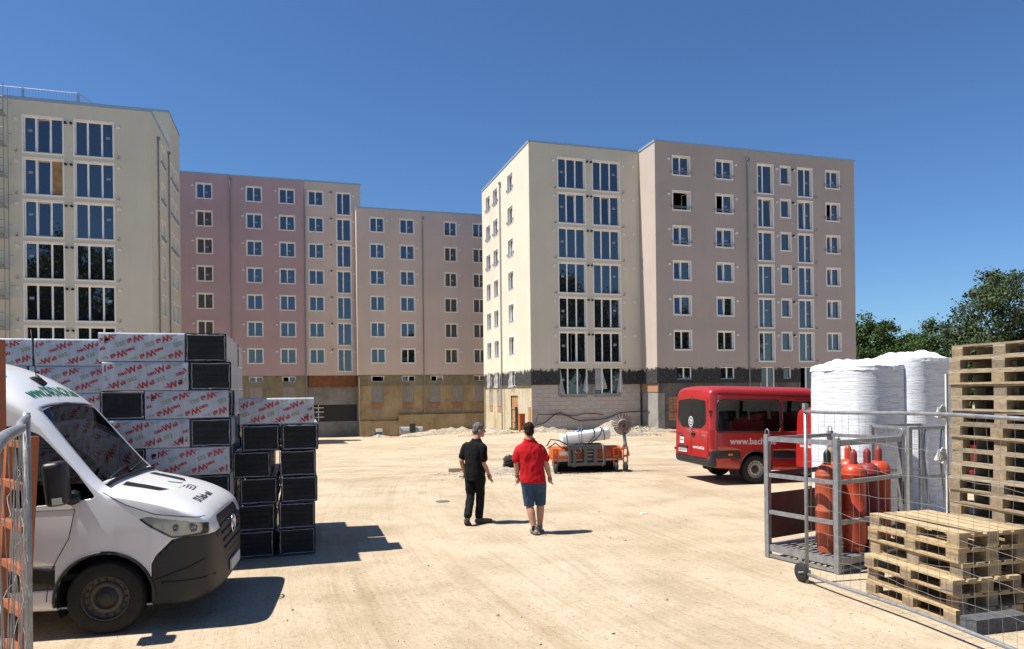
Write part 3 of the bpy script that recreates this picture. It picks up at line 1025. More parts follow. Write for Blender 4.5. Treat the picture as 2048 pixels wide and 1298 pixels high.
D2.wall('wall', 'plaster_taupe', 'left', eS, -53.24, -50.5, 4.1, 22.0)
D2.wall('coated_band', 'band_taupe', 'left', eS, -53.24, -50.5, 2.78, 4.1)
D2.wall('lower_wall', 'wall_concrete', 'left', eS, -53.4, -50.6, -3, 2.1, y=.14)
D2.slab('brick_course', 'brick', 'left', eS, -53.4, -50.62, 2.1, 2.78, .10, .2)
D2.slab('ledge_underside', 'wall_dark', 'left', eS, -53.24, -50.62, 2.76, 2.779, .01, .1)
D2.shell(27.5, 46.9, 50.5, 64, -3, 21.95, 'plaster_taupe', 'brt')
D2.coping('front', eF, 27.45, 46.95, 22.0)
D2.coping('left', eS, -53.19, -50.8, 21.997)
D2.pipe('front', eF, 36.0, 2.0, 21.2)
# ------------------------------------------------------------------ scaffold and roof guard at the left block
def bpt(a_, b_, z):
    x, y = ab(a_, b_)
    return (x, y, z)
sc = thing('scaffold', 'steel scaffold tower with plank decks against the left cream block', 'scaffold', bpt(-17.85, 54.2, gz(*ab(-17.85, 54.2))), YAW)
z0 = sc.location.z
for (x, y) in ((0, 0), (0, -.75), (-2.5, 0), (-2.5, -.75)):
    mb = MB(); mb.tube([(x, y, 0), (x, y, 22.6 - z0)], .026, 6); mb.build('standard', 'pipe_grey', sc)
k = 0
z = 1.9
while z + z0 < 21.5:
    mb = MB(); mb.box((-1.25, -.37, z), (2.5, .66, .05)); mb.build('deck', 'galv_dull', sc)
    mb = MB(); mb.box((-1.25, -.73, z + .12), (2.5, .03, .16)); mb.build('toe_board', 'pallet_wood', sc)
    for h in (.55, 1.05):
        mb = MB(); mb.tube([(0, -.75, z + h), (-2.5, -.75, z + h)], .02, 6); mb.build('guard_rail', 'pipe_grey', sc)
    mb = MB(); mb.tube([(-.02, -.75, z + .02), (-2.5, -.75, z + 1.95)], .018, 6); mb.build('brace', 'pipe_grey', sc)
    mb = MB(); mb.tube([(0, 0, z + .9), (.25, 0, z + .9)], .018, 6); mb.build('wall_tie', 'pipe_grey', sc)
    z += 2.0
def roof_guard(p0, p1, h, label):
    t = thing('guard_fence', label, 'fence', p0, 0)
    d = Vector(p1) - Vector(p0)
    for q in (0.0, 1.0):
        mb = MB(); mb.tube([d * q, d * q + Vector((0, 0, h))], .03, 6); mb.build('post', 'galv_dull', t)
    for q in (.12, 1.0):
        mb = MB(); mb.tube([Vector((0, 0, h * q)), d + Vector((0, 0, h * q))], .025, 6); mb.build('rail', 'galv_dull', t)
    n = int(d.length / .17)
    mb = MB()
    for i in range(1, n):
        p = d * (i / n); mb.box(p + Vector((0, 0, h * .56)), (.008, .008, h * .86))
    o = mb.build('wire_mesh', 'galv_dull', t); o['kind'] = 'stuff'
roof_guard(bpt(-20.6, 55.6, 21.9), bpt(-17.45, 55.6, 21.9), 1.3, 'wire guard panel on the left roof, cut off by the picture edge')
roof_guard(bpt(-17.35, 55.6, 21.9), bpt(-14.15, 55.6, 21.9), 1.3, 'middle wire guard panel along the left roof edge')
roof_guard(bpt(-14.05, 55.6, 21.9), bpt(-13.15, 58.9, 21.9), 1.3, 'wire guard panel turning back across the left roof')

# ------------------------------------------------------------------ insulation packs
simple('foam_black', (.017, .018, .021), .9, var=.35, scale=9, bump=.5, bscale=120)
a = NT('pack_film')
v = a.coord()
fold = a.noise(a.coord('Object', (22, 22, .8)), 1.0, 4.0, .6)
crk = a.noise(v, 14.0, 5.0, .6)
a.col(a.ramp(fold, [(.3, (.36, .385, .43)), (.55, (.44, .465, .51)), (.8, (.53, .55, .59))]))
a.set(rough=.32, spec=.5)
b1 = a.bump(fold, .35, .012)
a.bump(crk, .25, .01, b1)
simple('film_rim', (.24, .255, .28), .35, var=.12, scale=25, bump=.5, bscale=50)
simple('print_red', (.42, .028, .022), .45, var=.05)
simple('print_olive', (.30, .30, .10), .45, var=.05)
simple('print_dark', (.03, .03, .05), .5, var=.05)

PL, PD, PH = 1.0, .5, .37
def pack_wrap():
    """film round four long sides, edges rounded, a little slack"""
    mb = MB()
    nx = 14
    ring = []
    r = .022
    for (cy, cz, a0) in ((-PD / 2 + r, r, 180), (PD / 2 - r, r, 270), (PD / 2 - r, PH - r, 0), (-PD / 2 + r, PH - r, 90)):
        for k in range(4):
            t = R(a0 + 30 * k)
            ring.append((cy + r * math.cos(t), cz + r * math.sin(t)))
    n = len(ring)
    vs = []
    for i in range(nx + 1):
        x = -PL / 2 + PL * i / nx
        for j, (y, z) in enumerate(ring):
            s = .006 * noise.noise(Vector((x * 6, y * 9, z * 9)))
            vs.append((x, y + (s if abs(y) > .2 else 0), z + (s if 0.02 < z < .36 else s * .5)))
    fs = [(i * n + j, i * n + (j + 1) % n, (i + 1) * n + (j + 1) % n, (i + 1) * n + j) for i in range(nx) for j in range(n)]
    mb.add(vs, fs)
    return mb.mesh('pack', 'pack_film', smooth=True)
def pack_end():
    mb = MB()
    e = .03
    mb.add([(0, -PD / 2 + e, e), (0, PD / 2 - e, e), (0, PD / 2 - e, PH - e), (0, -PD / 2 + e, PH - e)], [(0, 1, 2, 3)])
    # the separate boards show as fine layers
    for k in range(1, 4):
        z = e + (PH - 2 * e) * k / 4 + .004
        mb.box((.003, 0, z), (.008, PD - 2 * e - .01, .004))
    return mb.mesh('foam_end', 'foam_black')
def pack_rim(seed):
    """bunched film edge round the open end"""
    mb = MB()
    rg = random.Random(seed)
    pts = []
    c = [(-PD / 2 + .02, .02), (PD / 2 - .02, .02), (PD / 2 - .02, PH - .02), (-PD / 2 + .02, PH - .02)]
    for i in range(4):
        y0, z0 = c[i]; y1, z1 = c[(i + 1) % 4]
        m = 10
        for k in range(m):
            t = k / m
            bow = math.sin(t * math.pi) * rg.uniform(-.002, .007)
            dy, dz = (z1 - z0), -(y1 - y0)
            L = math.hypot(dy, dz)
            pts.append((rg.uniform(.0, .014), y0 + (y1 - y0) * t - dy / L * bow, z0 + (z1 - z0) * t - dz / L * bow))
    pts.append(pts[0]); 
    mb.tube(pts, [rg.uniform(.005, .010) for _ in pts], 6, cap=False)
    return mb.mesh('film_rim', 'film_rim', smooth=True)
def clip_rect(mb, x0, x1, y0, y1):
    me = mb.mesh('tmp', ['print_red', 'print_olive', 'print_dark'], fix=False)
    bm = bmesh.new(); bm.from_mesh(me)
    for co, no in (((x0, 0, 0), (-1, 0, 0)), ((x1, 0, 0), (1, 0, 0)), ((0, y0, 0), (0, -1, 0)), ((0, y1, 0), (0, 1, 0))):
        g_ = bm.verts[:] + bm.edges[:] + bm.faces[:]
        bmesh.ops.bisect_plane(bm, geom=g_, plane_co=co, plane_no=no, clear_outer=True)
    bm.to_mesh(me); bm.free()
    return me
def pack_print(flip, ph):
    mb = MB()
    th = R(22)
    ct, st = math.cos(th), math.sin(th)
    def put(body, size, bold, x, y, ox, mi, sy=1.0):
        vs, fs, w = text_mesh(body, size, bold)
        mb.add([(x + (vx + ox) * ct - vy * sy * st, y + (vx + ox) * st + vy * sy * ct, 0) for vx, vy in vs], fs, mi)
        return w
    for i in range(-4, 5):
        for j in range(-2, 4):
            x = i * .335 + j * .19 + ph - .5
            y = j * .20 - .02
            if not (-.9 < x < .75): continue
            o = 0.0
            w = put('neo', .072, .0026, x, y, o, 0); o += w + .003
            w = put('W', .112, .0042, x, y - .012, o, 0); o += w - .002
            w = put('all', .072, .0026, x, y, o, 0); o += w + .03
            put('032', .074, .0010, x, y, o, 1)
    for k, (dx, w) in enumerate(((0, .012), (.016, .026), (.046, .008))):
        mb.box((.40, .08 + dx, 0), (.035, w, .0001), mi=2)
    mb.box((.42, .11, 0.00005), (.006, .07, .0001), mi=2)
    me = clip_rect(mb, -PL / 2 + .02, PL / 2 - .02, .028, PH - .028)
    s = -1 if flip else 1
    for v_ in me.vertices:
        x, y = v_.co.x, v_.co.y
        if flip: x, y = -x, PH - y
        v_.co = (x, -PD / 2 - .0075, y)
    me.name = 'print'
    return me
W_ME, E_ME = pack_wrap(), pack_end()
RIMS = [pack_rim(i) for i in range(5)]
PR = {(f_, k): pack_print(f_, .07 * k) for f_ in (False, True) for k in range(2)}
def pack(loc, rz, label, group, shows, seed):
    """shows: 'u' upright print, 'd' upside-down print, 'e' the black end faces the yard, 'n' nothing printed in view"""
    t = thing('insulation_pack', label, 'insulation pack', loc, rz + (R(-90) if shows == 'e' else 0), group, W_ME)
    for s in (1, -1):
        e = link('foam_end', E_ME, t, (s * (PL / 2 - .012), 0, 0), (0, 0, 0 if s > 0 else R(180)))
        r_ = link('film_rim', RIMS[(seed + s) % 5], t, (s * (PL / 2 - .012), 0, 0), (0, 0, 0 if s > 0 else R(180)))
    if shows in 'ud':
        link('print', PR[(shows == 'd', seed % 2)], t)
    return t
def sp(corner, s, d, z=0.0):
    """point s metres along a stack's front and d behind it"""
    return (corner[0] + s * UX - d * UY, corner[1] + s * UY + d * UX, z)
# right stack: five rows of two black ends, one printed pack across the top
cr = (-3.86, 9.86)
rw = random.Random(11)
names = ['bottom', 'second', 'third', 'fourth', 'fifth']
GR = 'insulation packs in the lower stack'
offs = [(.0, .56), (.02, .57), (.06, .60), (-.02, .58), (.09, .63)]
for r_ in range(5):
    for c_ in range(2):
        dx = offs[r_][c_]
        pack(sp(cr, dx + .25, .5 + rw.uniform(-.02, .02), .012 + r_ * .371), YAW + R(rw.uniform(-1.2, 1.2)),
             'black-ended insulation pack, %s row from the ground, %s of the pair in the lower stack' % (names[r_], 'left' if c_ == 0 else 'right'), GR, 'e', rw.randrange(9))
    for c_ in range(2):                     # the row behind
        pack(sp(cr, offs[r_][c_] + .26, 1.53, .012 + r_ * .371), YAW, 'insulation pack at the back of the lower stack, %s row, %s column' % (names[r_], 'left' if c_ == 0 else 'right'), GR, 'e', rw.randrange(9))
pack(sp(cr, .57, .27, .012 + 5 * .371), YAW + R(-1.0), 'printed insulation pack lying across the top of the lower stack', GR, 'u', 3)
# tall left stack: eight rows, print and black ends mixed
cl = (-5.20, 8.95)
GL = 'insulation packs in the tall stack'
rown = ['lowest', 'second', 'third', 'fourth', 'fifth', 'sixth', 'seventh', 'top']
lay = [['u', 'e'], ['e', 'd'], ['d', 'e'], ['e', 'd'], ['u', 'e'], ['e', 'd'], ['u', 'e'], ['d', 'e']]
for r_ in range(8):
    x = rw.uniform(-.02, .02) + (.02 if r_ < 7 else 0)
    z = .13 + r_ * .3715
    for i, s in enumerate(lay[r_]):
        w = PL if s in 'ud' else PD
        if s != 'x':
            d = (PD / 2 if s in 'ud' else PL / 2) + rw.uniform(-.015, .02)
            kind = {'u': 'insulation pack with red and olive print facing the yard', 'd': 'insulation pack with upside-down red print', 'e': 'black-ended insulation pack'}[s]
            pack(sp(cl, x + w / 2, d, z), YAW + R(rw.uniform(-.8, .8)), '%s, %s row of the tall stack' % (kind, rown[r_]), GL, s, rw.randrange(9))
        x += w + .012
    for d, nm in ((1.55, 'middle'), (2.58, 'rear')):
        pack(sp(cl, 1.25 + rw.uniform(-.02, .02), d, z), YAW + R(rw.uniform(-1, 1)), 'film-wrapped insulation pack on the right flank of the tall stack, %s row, %s column' % (rown[r_], nm), GL, 'e', rw.randrange(9))
# packs of the stack further left
c3 = sp(cl, -2.08, .95)
for r_ in range(8):
    z = .11 + r_ * .3715
    for i in range(2):
        s = 'd' if (r_ + i) % 2 else 'u'
        pack(sp(c3, .5 + i * 1.02 + (.06 if r_ % 2 else 0), .25, z), YAW + R(rw.uniform(-.8, .8)),
             'printed insulation pack behind the white van, %s row, %s column' % (rown[r_], 'far left' if i == 0 else 'inner'), 'insulation packs behind the white van', s, rw.randrange(9))

# ------------------------------------------------------------------ pallets
def board_me(name, s, mat):
    mb = MB(); e = .006
    x, y, z = s[0] / 2, s[1] / 2, s[2] / 2
    mb.box((0, 0, 0), s)
    return mb.mesh(name, mat)
PB = {}
for mt in ('pallet_wood', 'pallet_wood_old'):
    PB[mt] = dict(top=board_me('top_board', (1.2, .143, .022), mt), topn=board_me('top_board', (1.2, .10, .022), mt), cross=board_me('cross_board', (.145, .8, .022), mt),
                  bot=board_me('bottom_board', (1.2, .10, .022), mt), botw=board_me('bottom_board', (1.2, .143, .022), mt))
BLK = board_me('block', (.145, .10, .078), 'pallet_block'); BLKW = board_me('block', (.145, .143, .078), 'pallet_block')
def pallet(label, group, mt):
    """origin at the lower centre; x is the 1.2 m side"""
    t = thing('pallet', label, 'pallet', group=group)
    p = PB[mt]
    for y, k in ((-.35, 'bot'), (0, 'botw'), (.35, 'bot')):
        link('bottom_board', p[k], t, (0, y, .011))
    for x in (-.5275, 0, .5275):
        for y, k in ((-.35, BLK), (0, BLKW), (.35, BLK)):
            link('block', k, t, (x, y, .061))
        link('cross_board', p['cross'], t, (x, 0, .111))
    for y, k in ((-.3285, 'top'), (-.17, 'topn'), (0, 'top'), (.17, 'topn'), (.3285, 'top')):
        link('top_board', p[k], t, (0, y, .133))
    return t
# direction of the long side: from the near corner (4.22, 6.79) to the far one (3.96, 7.89)
PA = math.atan2(7.89 - 6.79, 3.96 - 4.22)
lx, ly = math.cos(PA), math.sin(PA)
nxx, nyy = ly, -lx                       # to the right of that, away from the fence
pal_names = ['lowest', 'second', 'third', 'fourth', 'fifth', 'top']
sh = [(.0, .0, 0), (.03, .05, 1.0), (.0, -.02, -.6), (.04, .10, 1.4), (.05, .075, .6), (.06, .11, 0)]
for k in range(6):
    l_, n_, dr = sh[k]
    if k >= 3: l_ -= .0
    t = pallet('pale wooden pallet in the low front stack, %s one' % pal_names[k], 'pallets in the low stack', 'pallet_wood')
    cx = 4.22 + lx * (.6 + l_) + nxx * (.4 + n_)
    cy = 6.79 + ly * (.6 + l_) + nyy * (.4 + n_)
    t.location = (cx, cy, k * .1445 + .005)
    t.rotation_euler = (0, 0, PA + R(dr))
rp_ = random.Random(3)
ordn = ['lowest', 'second', 'third', 'fourth', 'fifth', 'sixth', 'seventh', 'eighth', 'ninth', 'tenth', 'eleventh', 'twelfth', 'thirteenth', 'fourteenth', 'fifteenth', 'sixteenth', 'seventeenth', 'eighteenth', 'topmost']
for k in range(19):
    t = pallet('weathered wooden pallet in the tall stack at the right edge, %s from the ground' % ordn[k] if k < 18 else 'topmost wooden pallet of the tall stack at the right edge', 'pallets in the tall stack', 'pallet_wood_old')
    j = rp_.uniform(-.045, .03) - (.04 if k in (5, 6, 7, 8) else 0)
    far = (4.89, 7.92)
    cx = far[0] - lx * .6 + nxx * (.4 + j)
    cy = far[1] - ly * .6 + nyy * (.4 + j)
    t.location = (cx, cy, k * .1445 + .005)
    t.rotation_euler = (0, 0, PA + R(rp_.uniform(-1.5, 1.5)) + (R(180) if k % 2 else 0))
# dark block under the front of the low stack
simple('block_grey', (.075, .08, .09), .9, var=.4, scale=30, bump=.6, bscale=90)
mb = MB(); mb.box((0, 0, .068), (.64, .17, .136))
tag(mb.build('foam_block', 'block_grey', loc=(4.53, 6.70, .0), rot=(0, 0, PA - R(90) + R(2))), 'speckled dark grey block lying in front of the low pallet stack', 'block')

# ------------------------------------------------------------------ white wrapped rolls
a = NT('roll_film')
v = a.coord()
wr = a.noise(a.coord('Object', (2.0, 2.0, 26)), 1.0, 6.0, .7)
wr2 = a.noise(a.coord('Object', (5, 5, 60)), 1.0, 4.0, .7)
a.col(a.ramp(wr, [(.3, (.57, .60, .64)), (.7, (.66, .69, .73))]))
a.set(rough=.38, spec=.45)
crs = a.ramp(a.noise(a.coord('Object', (1.6, 1.6, 46)), 1.0, 5.0, .72), [(.36, 0.0), (.47, 1.0)])
b1 = a.bump(wr, .45, .03); b2 = a.bump(wr2, .3, .010, b1); a.bump(crs, .55, .016, b2)
def sq(a_):          # rounded square plan, turned to stand edge on to the yard
    b_ = a_ + R(62)
    return (abs(math.cos(b_)) ** 3.6 + abs(math.sin(b_)) ** 3.6) ** (-1 / 3.6)
def roll(loc, rad, h, seed, label):
    t = thing('wrapped_roll', label, 'wrapped load', loc, 0, 'tall wrapped loads')
    n, m = 72, 70
    vs = []
    for j in range(m + 1):
        z = h * .955 * j / m
        for i in range(n):
            a_ = 2 * math.pi * i / n
            x, y = math.cos(a_), math.sin(a_)
            r_ = rad * sq(a_) + .003 * noise.noise(Vector((x * 1.6 + seed, y * 1.6, z * 9))) + .003 * noise.noise(Vector((x * .9, y * .9 + seed, z * 24))) + .03 * noise.noise(Vector((x * 1.3, y * 1.3, z * .6 + seed)))
            vs.append((x * r_, y * r_, z))
    fs = [(j * n + i, j * n + (i + 1) % n, (j + 1) * n + (i + 1) % n, (j + 1) * n + i) for j in range(m) for i in range(n)]
    mb = MB(); mb.add(vs, fs)
    mb.build('wrap', 'roll_film', t, smooth=True, fix=False)
    vs, fs = [], []
    q = 16
    for j in range(q + 1):
        u = j / q
        for i in range(n):
            a_ = 2 * math.pi * i / n
            x, y = math.cos(a_), math.sin(a_)
            lip = .035 * math.exp(-((u - .06) / .05) ** 2)
            r_ = (rad * sq(a_) * (1 - u) + (lip + .025 * noise.noise(Vector((x * 5 + seed, y * 5, 2))) * (1 if u < .2 else 0)))
            fold = abs(noise.noise(Vector((x * 2.6 + seed * 3, y * 2.6, u * 1.5))))
            z = h * .955 + (h * .045) * math.sin(min(1, u * 1.5) * math.pi / 2) - .05 * (1 if j == 0 else 0) + (.10 * (fold - .25) + .05 * noise.noise(Vector((x * r_ * 7, y * r_ * 7, seed)))) * math.sin(math.pi * min(1, u * 1.1 + .05)) - (.03 * abs(noise.noise(Vector((x * 9, y * 9, seed)))) if u < .12 else 0)
            vs.append((x * r_, y * r_, z))
    for j in range(q):
        for i in range(n):
            fs.append((j * n + i, j * n + (i + 1) % n, (j + 1) * n + (i + 1) % n, (j + 1) * n + i))
    mb = MB(); mb.add(vs, fs)
    mb.build('top_film', 'roll_cap', t, smooth=False, fix=False)
    mb = MB(); mb.tube([(rad * 1.04, -.31, h * .95), (rad * 1.05, -.32, h * .5), (rad * 1.04, -.30, .05)], [.02, .012, .02], 5); mb.build('film_seam', 'roll_cap', t, smooth=True)
    return t
simple('roll_cap', (.66, .69, .72), .35, var=.05, bump=.4, bscale=18)
roll((5.83, 12.0, 0), .62, 2.76, 1.7, 'white film-wrapped round load behind the gas cylinder cage')
roll((7.42, 13.3, 0), .62, 2.93, 6.3, 'white film-wrapped round load between its twin and the tall pallets')
# ------------------------------------------------------------------ gas cylinder cage
e1 = Vector((.54, -.91, 0)).normalized(); e2 = Vector((1.1, .63, 0)).normalized()
CA = math.atan2(e2.y, e2.x)              # cage local x = e2 (1.27 m), local -y = e1 (1.06 m)
cg = thing('cylinder_cage', 'galvanised open cage with slatted floor holding red gas cylinders', 'cage', (3.47, 9.68, 0), CA)
CW, CDp, CH = 1.33, 1.06, 1.67
def cbar(name, p0, p1, w=.05, mat='galv', d=None):
    mb = MB()
    p0, p1 = Vector(p0), Vector(p1)
    dv = p1 - p0
    q = dv.to_track_quat('X', 'Z').to_matrix()
    mb.box((p0 + p1) / 2, (dv.length, w, d or w), mat=q)
    return mb.build(name, mat, cg)
for (x, y) in ((0, 0), (0, -CDp), (CW, -CDp), (CW, 0)):
    cbar('post', (x, y, .0), (x, y, CH), .065)
    mb = MB(); mb.tube([(x, y - .03, CH - .02), (x, y - .03, CH + .05), (x, y, CH + .075), (x, y + .03, CH + .05), (x, y + .03, CH - .02)], .008, 6); mb.build('lifting_eye', 'galv', cg, smooth=True)
for z in (.62, 1.12, CH - .06):
    cbar('rail', (0, -.04, z), (0, -CDp + .04, z), .05 if z < 1.5 else .06)
for z in (.62, 1.12, CH - .06):
    cbar('rail', (.04, -CDp, z), (CW - .04, -CDp, z), .05 if z < 1.5 else .07)
cbar('rail', (.04, 0, CH - .06), (CW - .04, 0, CH - .06), .05)
cbar('rail', (CW, -.04, CH - .06), (CW, -CDp + .04, CH - .06), .05)
cbar('base_rail', (0, -.04, .135), (0, -CDp + .04, .135), .04, d=.09)
cbar('base_rail', (.04, -CDp, .135), (CW - .04, -CDp, .135), .04, d=.09)
cbar('base_rail', (.04, 0, .135), (CW - .04, 0, .135), .04, d=.09)
cbar('base_rail', (CW, -.04, .135), (CW, -CDp + .04, .135), .04, d=.09)
cbar('skid', (.0, -.035, .03), (.0, -CDp + .035, .03), .04)
cbar('skid', (CW, -.035, .03), (CW, -CDp + .035, .03), .04)
cbar('skid', (.035, -CDp, .03), (CW - .035, -CDp, .03), .04)
cbar('skid_leg', (0, -CDp / 2, .05), (0, -CDp / 2, .09), .05)
cbar('skid_leg', (CW / 2, -CDp, .05), (CW / 2, -CDp, .09), .05)
for i in range(11):
    y = -.06 - i * .094
    cbar('floor_slat', (.025, y, .171), (CW - .025, y, .171), .045, d=.012)
for i in range(5):
    x = .2 + i * .22
    cbar('floor_bearer', (x, -.02, .157), (x, -CDp + .02, .157), .03, d=.014)
simple('plywood_dark', (.058, .026, .024), .55, var=.25, scale=4, bump=.15, bscale=80)
mb = MB(); mb.box((CW / 2, -.012, .56), (CW - .08, .012, .62)); mb.build('rear_panel', 'plywood_dark', cg)
mb = MB(); mb.box((CW / 2, -.012, 1.13), (CW - .08, .012, .07)); mb.build('rear_panel', 'plywood_dark', cg)
cbar('latch', (CW - .03, -CDp - .05, .75), (CW - .03, -CDp - .05, 1.05), .012, 'steel_dark')

def paint(name, c, rough=.35, wear=.25, dust=(.45, .37, .26), damt=.25, coat=0.0):
    a = NT(name)
    oi = a.n('ShaderNodeObjectInfo')
    v = a.coord()
    n1 = a.noise(v, 3.0, 6.0, .7)
    n2 = a.noise(v, 22.0, 6.0, .75)
    cc = a.ramp(n1, [(.3, tuple(x * (1 - wear) for x in c)), (.7, c)])
    cc = a.mix(a.ramp(n2, [(.56, 0.0), (.78, damt)]), cc, dust)
    a.col(cc)
    a.set(rough=a.ramp(n2, [(.4, rough), (.75, min(1, rough + .3))]), coat=coat)
    return a
paint('cyl_orange', (.40, .075, .028), .45, .3, damt=.35)
paint('cyl_red', (.46, .055, .02), .30, .15, damt=.12)
paint('cyl_crimson', (.22, .02, .022), .5, .35, damt=.3)
paint('cyl_cap_red', (.26, .028, .026), .5, .3)
def cylinder(x, y, body, cap, h, label, capcol=None):
    t = thing('gas_cylinder', label, 'gas cylinder', tuple(cg.matrix_basis @ Vector((x, y, .178))), 0, 'gas cylinders in the cage')
    r_ = .150
    mb = MB()
    prof = [(.05, .06), (r_ * .80, .07), (r_ * .95, .11), (r_, .16), (r_, .52), (r_ + .003, .525), (r_ + .003, .535), (r_, .54), (r_, h - .19), (r_ + .003, h - .185), (r_ + .003, h - .175), (r_ - .001, h - .17)]
    for k in range(1, 8):
        a_ = R(90 * k / 8)
        prof.append((.045 + (r_ - .046) * math.cos(a_), h - .17 + .12 * math.sin(a_)))
    prof.append((.042, h - .045))
    mb.lathe(prof, 28); mb.build('body', body, t, smooth=True)
    mb = MB(); mb.lathe([(.118, 0), (.13, .005), (.132, .075), (.126, .08), (.118, .075)], 24); mb.build('foot_ring', body, t, auto=50)
    mb = MB(); mb.lathe([(.046, h - .055), (.047, h + .085), (.040, h + .115), (.022, h + .135), (.012, h + .15)], 16); mb.build('valve_cap', cap, t, auto=50)
    return t
cylinder(.28, -.72, 'cyl_orange', 'black_plastic', 1.17, 'weathered orange gas cylinder with black cap at the front of the cage')
cylinder(.60, -.87, 'cyl_red', 'cyl_cap_red', 1.17, 'shiny red gas cylinder right behind the cage corner post')
cylinder(.895, -.865, 'cyl_crimson', 'cyl_crimson', 1.17, 'dull crimson gas cylinder left of the rearmost red one')
cylinder(1.175, -.84, 'cyl_red', 'cyl_cap_red', 1.18, 'shiny red gas cylinder at the far right of the cage')
cylinder(.70, -.47, 'cyl_red', 'pallet_block', 1.17, 'red gas cylinder with brown cap, half hidden behind the corner post')
cylinder(1.08, -.46, 'cyl_red', 'cyl_red', 1.18, 'red gas cylinder in the middle of the cage')

# ------------------------------------------------------------------ second, empty stillage behind the cage
st = thing('steel_stillage', 'empty galvanised frame with twisted upright bars behind the pallets', 'stillage', (5.70, 10.2, 0), R(10))
def sbar(name, p0, p1, w=.05, mat='galv'):
    mb = MB(); p0, p1 = Vector(p0), Vector(p1); dv = p1 - p0
    mb.box((p0 + p1) / 2, (dv.length, w, w), mat=dv.to_track_quat('X', 'Z').to_matrix()); return mb.build(name, mat, st)
for x in (0, .86):
    for y in (0, .8):
        sbar('post', (x, y, 0), (x, y, 1.72), .055)
for x in (.27, .54):
    mb = MB(); mb.tube([(x, 0, .1), (x + .03, -.01, .6), (x, 0, .95), (x - .03, .01, 1.3), (x, 0, 1.68)], .02, 5); mb.build('upright_bar', 'galv', st, smooth=True)
for z in (.1, 1.0, 1.70):
    sbar('rail', (.03, 0, z), (.83, 0, z), .035 if z == 1.0 else .045)
    sbar('rail', (.03, .8, z), (.83, .8, z), .04)
for x in (0, .86):
    for z in (.1, 1.70):
        sbar('rail', (x, .03, z), (x, .77, z), .04)
# white offcuts stuffed behind the tall pallets
simple('white_card', (.72, .73, .71), .6, var=.06)
wp = thing('white_profile', 'upright white plastic profile with torn strips behind the tall pallets', 'profile', (5.115, 8.36, 0), R(15))
mb = MB(); mb.box((0, 0, 1.22), (.025, .02, 2.44)); mb.build('upright_strip', 'white_card', wp)
for z, n_ in ((2.02, 5), (1.52, 6)):
    mb = MB()
    for k in range(n_):
        mb.box((-.085 + .008 * k, -.02 + .012 * k, z - .012 * k), (.11, .006, .09 + .02 * (k % 3)), mat=Matrix.Rotation(R(-28 + k * 13), 3, 'Y') @ Matrix.Rotation(R(25 - k * 14), 3, 'Z'))
    mb.build('torn_strip', 'white_card', wp)

# ------------------------------------------------------------------ mobile fence panels
simple('wire', (.24, .23, .22), .6, .3, var=.2)
def wire(parent, pts, r=.0019, mat='wire'):
    mb = MB(); mb.tube(pts, r, 4, cap=False)
    return mb.build('wire', mat, parent, smooth=True, fix=False)
def fence(p0, p1, h, zb, label, seed, wheel, dv=.125, first=0.0, last=1.0, slack=.02, double=False, wr=.0019):
    p0 = Vector(p0); p1 = Vector(p1)
    d = p1 - p0; L = d.length
    ang = math.atan2(d.y, d.x)
    t = thing('fence_panel', label, 'fence', (p0.x, p0.y, 0), ang)
    rg = random.Random(seed)
    lean = .0
    for x in ((0.0, L) if not double else (0.0, .055, L)):
        mb = MB(); mb.tube([(x, 0, zb - .04), (x, 0, zb + h)], .021, 10); mb.build('upright_tube', 'galv', t, smooth=True)
    for z in (zb + .02, zb + h - .03):
        pts = [(L * k / 12, .012 * math.sin(k * .8 + seed), z + .012 * math.sin(k * .6 + seed)) for k in range(13)]
        mb = MB(); mb.tube(pts, .019, 10); mb.build('rail_tube', 'galv', t, smooth=True)
    x = dv * .8
    while x < L - .03:
        a0, a1, a2 = rg.uniform(-1, 1), rg.uniform(-1, 1), rg.uniform(0, 6)
        pts = []
        for k in range(15):
            q = k / 14
            pts.append((x + slack * (a0 * math.sin(q * math.pi) + .55 * a1 * math.sin(q * 2 * math.pi + a2)), .015 * math.sin(q * 7 + a2), zb + .02 + (h - .05) * q))
        wire(t, pts, wr)
        x += dv
    z = zb + .26
    while z < zb + h - .08:
        a2 = rg.uniform(0, 6)
        pts = [(L * k / 24, .012 * math.sin(k + a2), z + .018 * math.sin(k * .55 + a2) + .008 * math.sin(k * 1.9 + a2)) for k in range(25)]
        wire(t, pts, wr * 1.1)
        z += .27
    if wheel:
        mb = MB(); mb.lathe([(.045, -.028), (.095, -.028), (.112, -.016), (.112, .016), (.095, .028), (.045, .028)], 22, axis='Y', c=(-.075, -.02, .112)); w_ = mb.build('wheel', 'rubber', t, auto=40)
        mb = MB(); mb.lathe([(.05, -.022), (.05, .022)], 16, axis='Y', c=(-.075, -.02, .112)); mb.build('rim', 'galv_dull', w_)
        mb = MB(); mb.tube([(-.075, -.06, .112), (.0, -.05, .13), (.0, 0, .15)], .012, 6); mb.box((0, 0, .13), (.06, .06, .05)); mb.box((0, 0, .06), (.02, .03, .12)); mb.build('wheel_bracket', 'galv', t)
        mb = MB(); mb.box((0, 0, zb + h + .02), (.05, .05, .07)); mb.build('clamp', 'galv_dull', t)
    return t
fence((3.45, 8.36, 0), (4.33, 5.10, 0), 1.96, .10, 'wheeled wire mesh fence panel in front of the pallets and cage', 4, True)
fence((-3.01, 4.40, 0), (-.975, 1.31, 0), 2.1, .10, 'wire mesh fence panel at the left edge, close to the viewer', 9, False, dv=.11, slack=.008, double=True, wr=.0012)

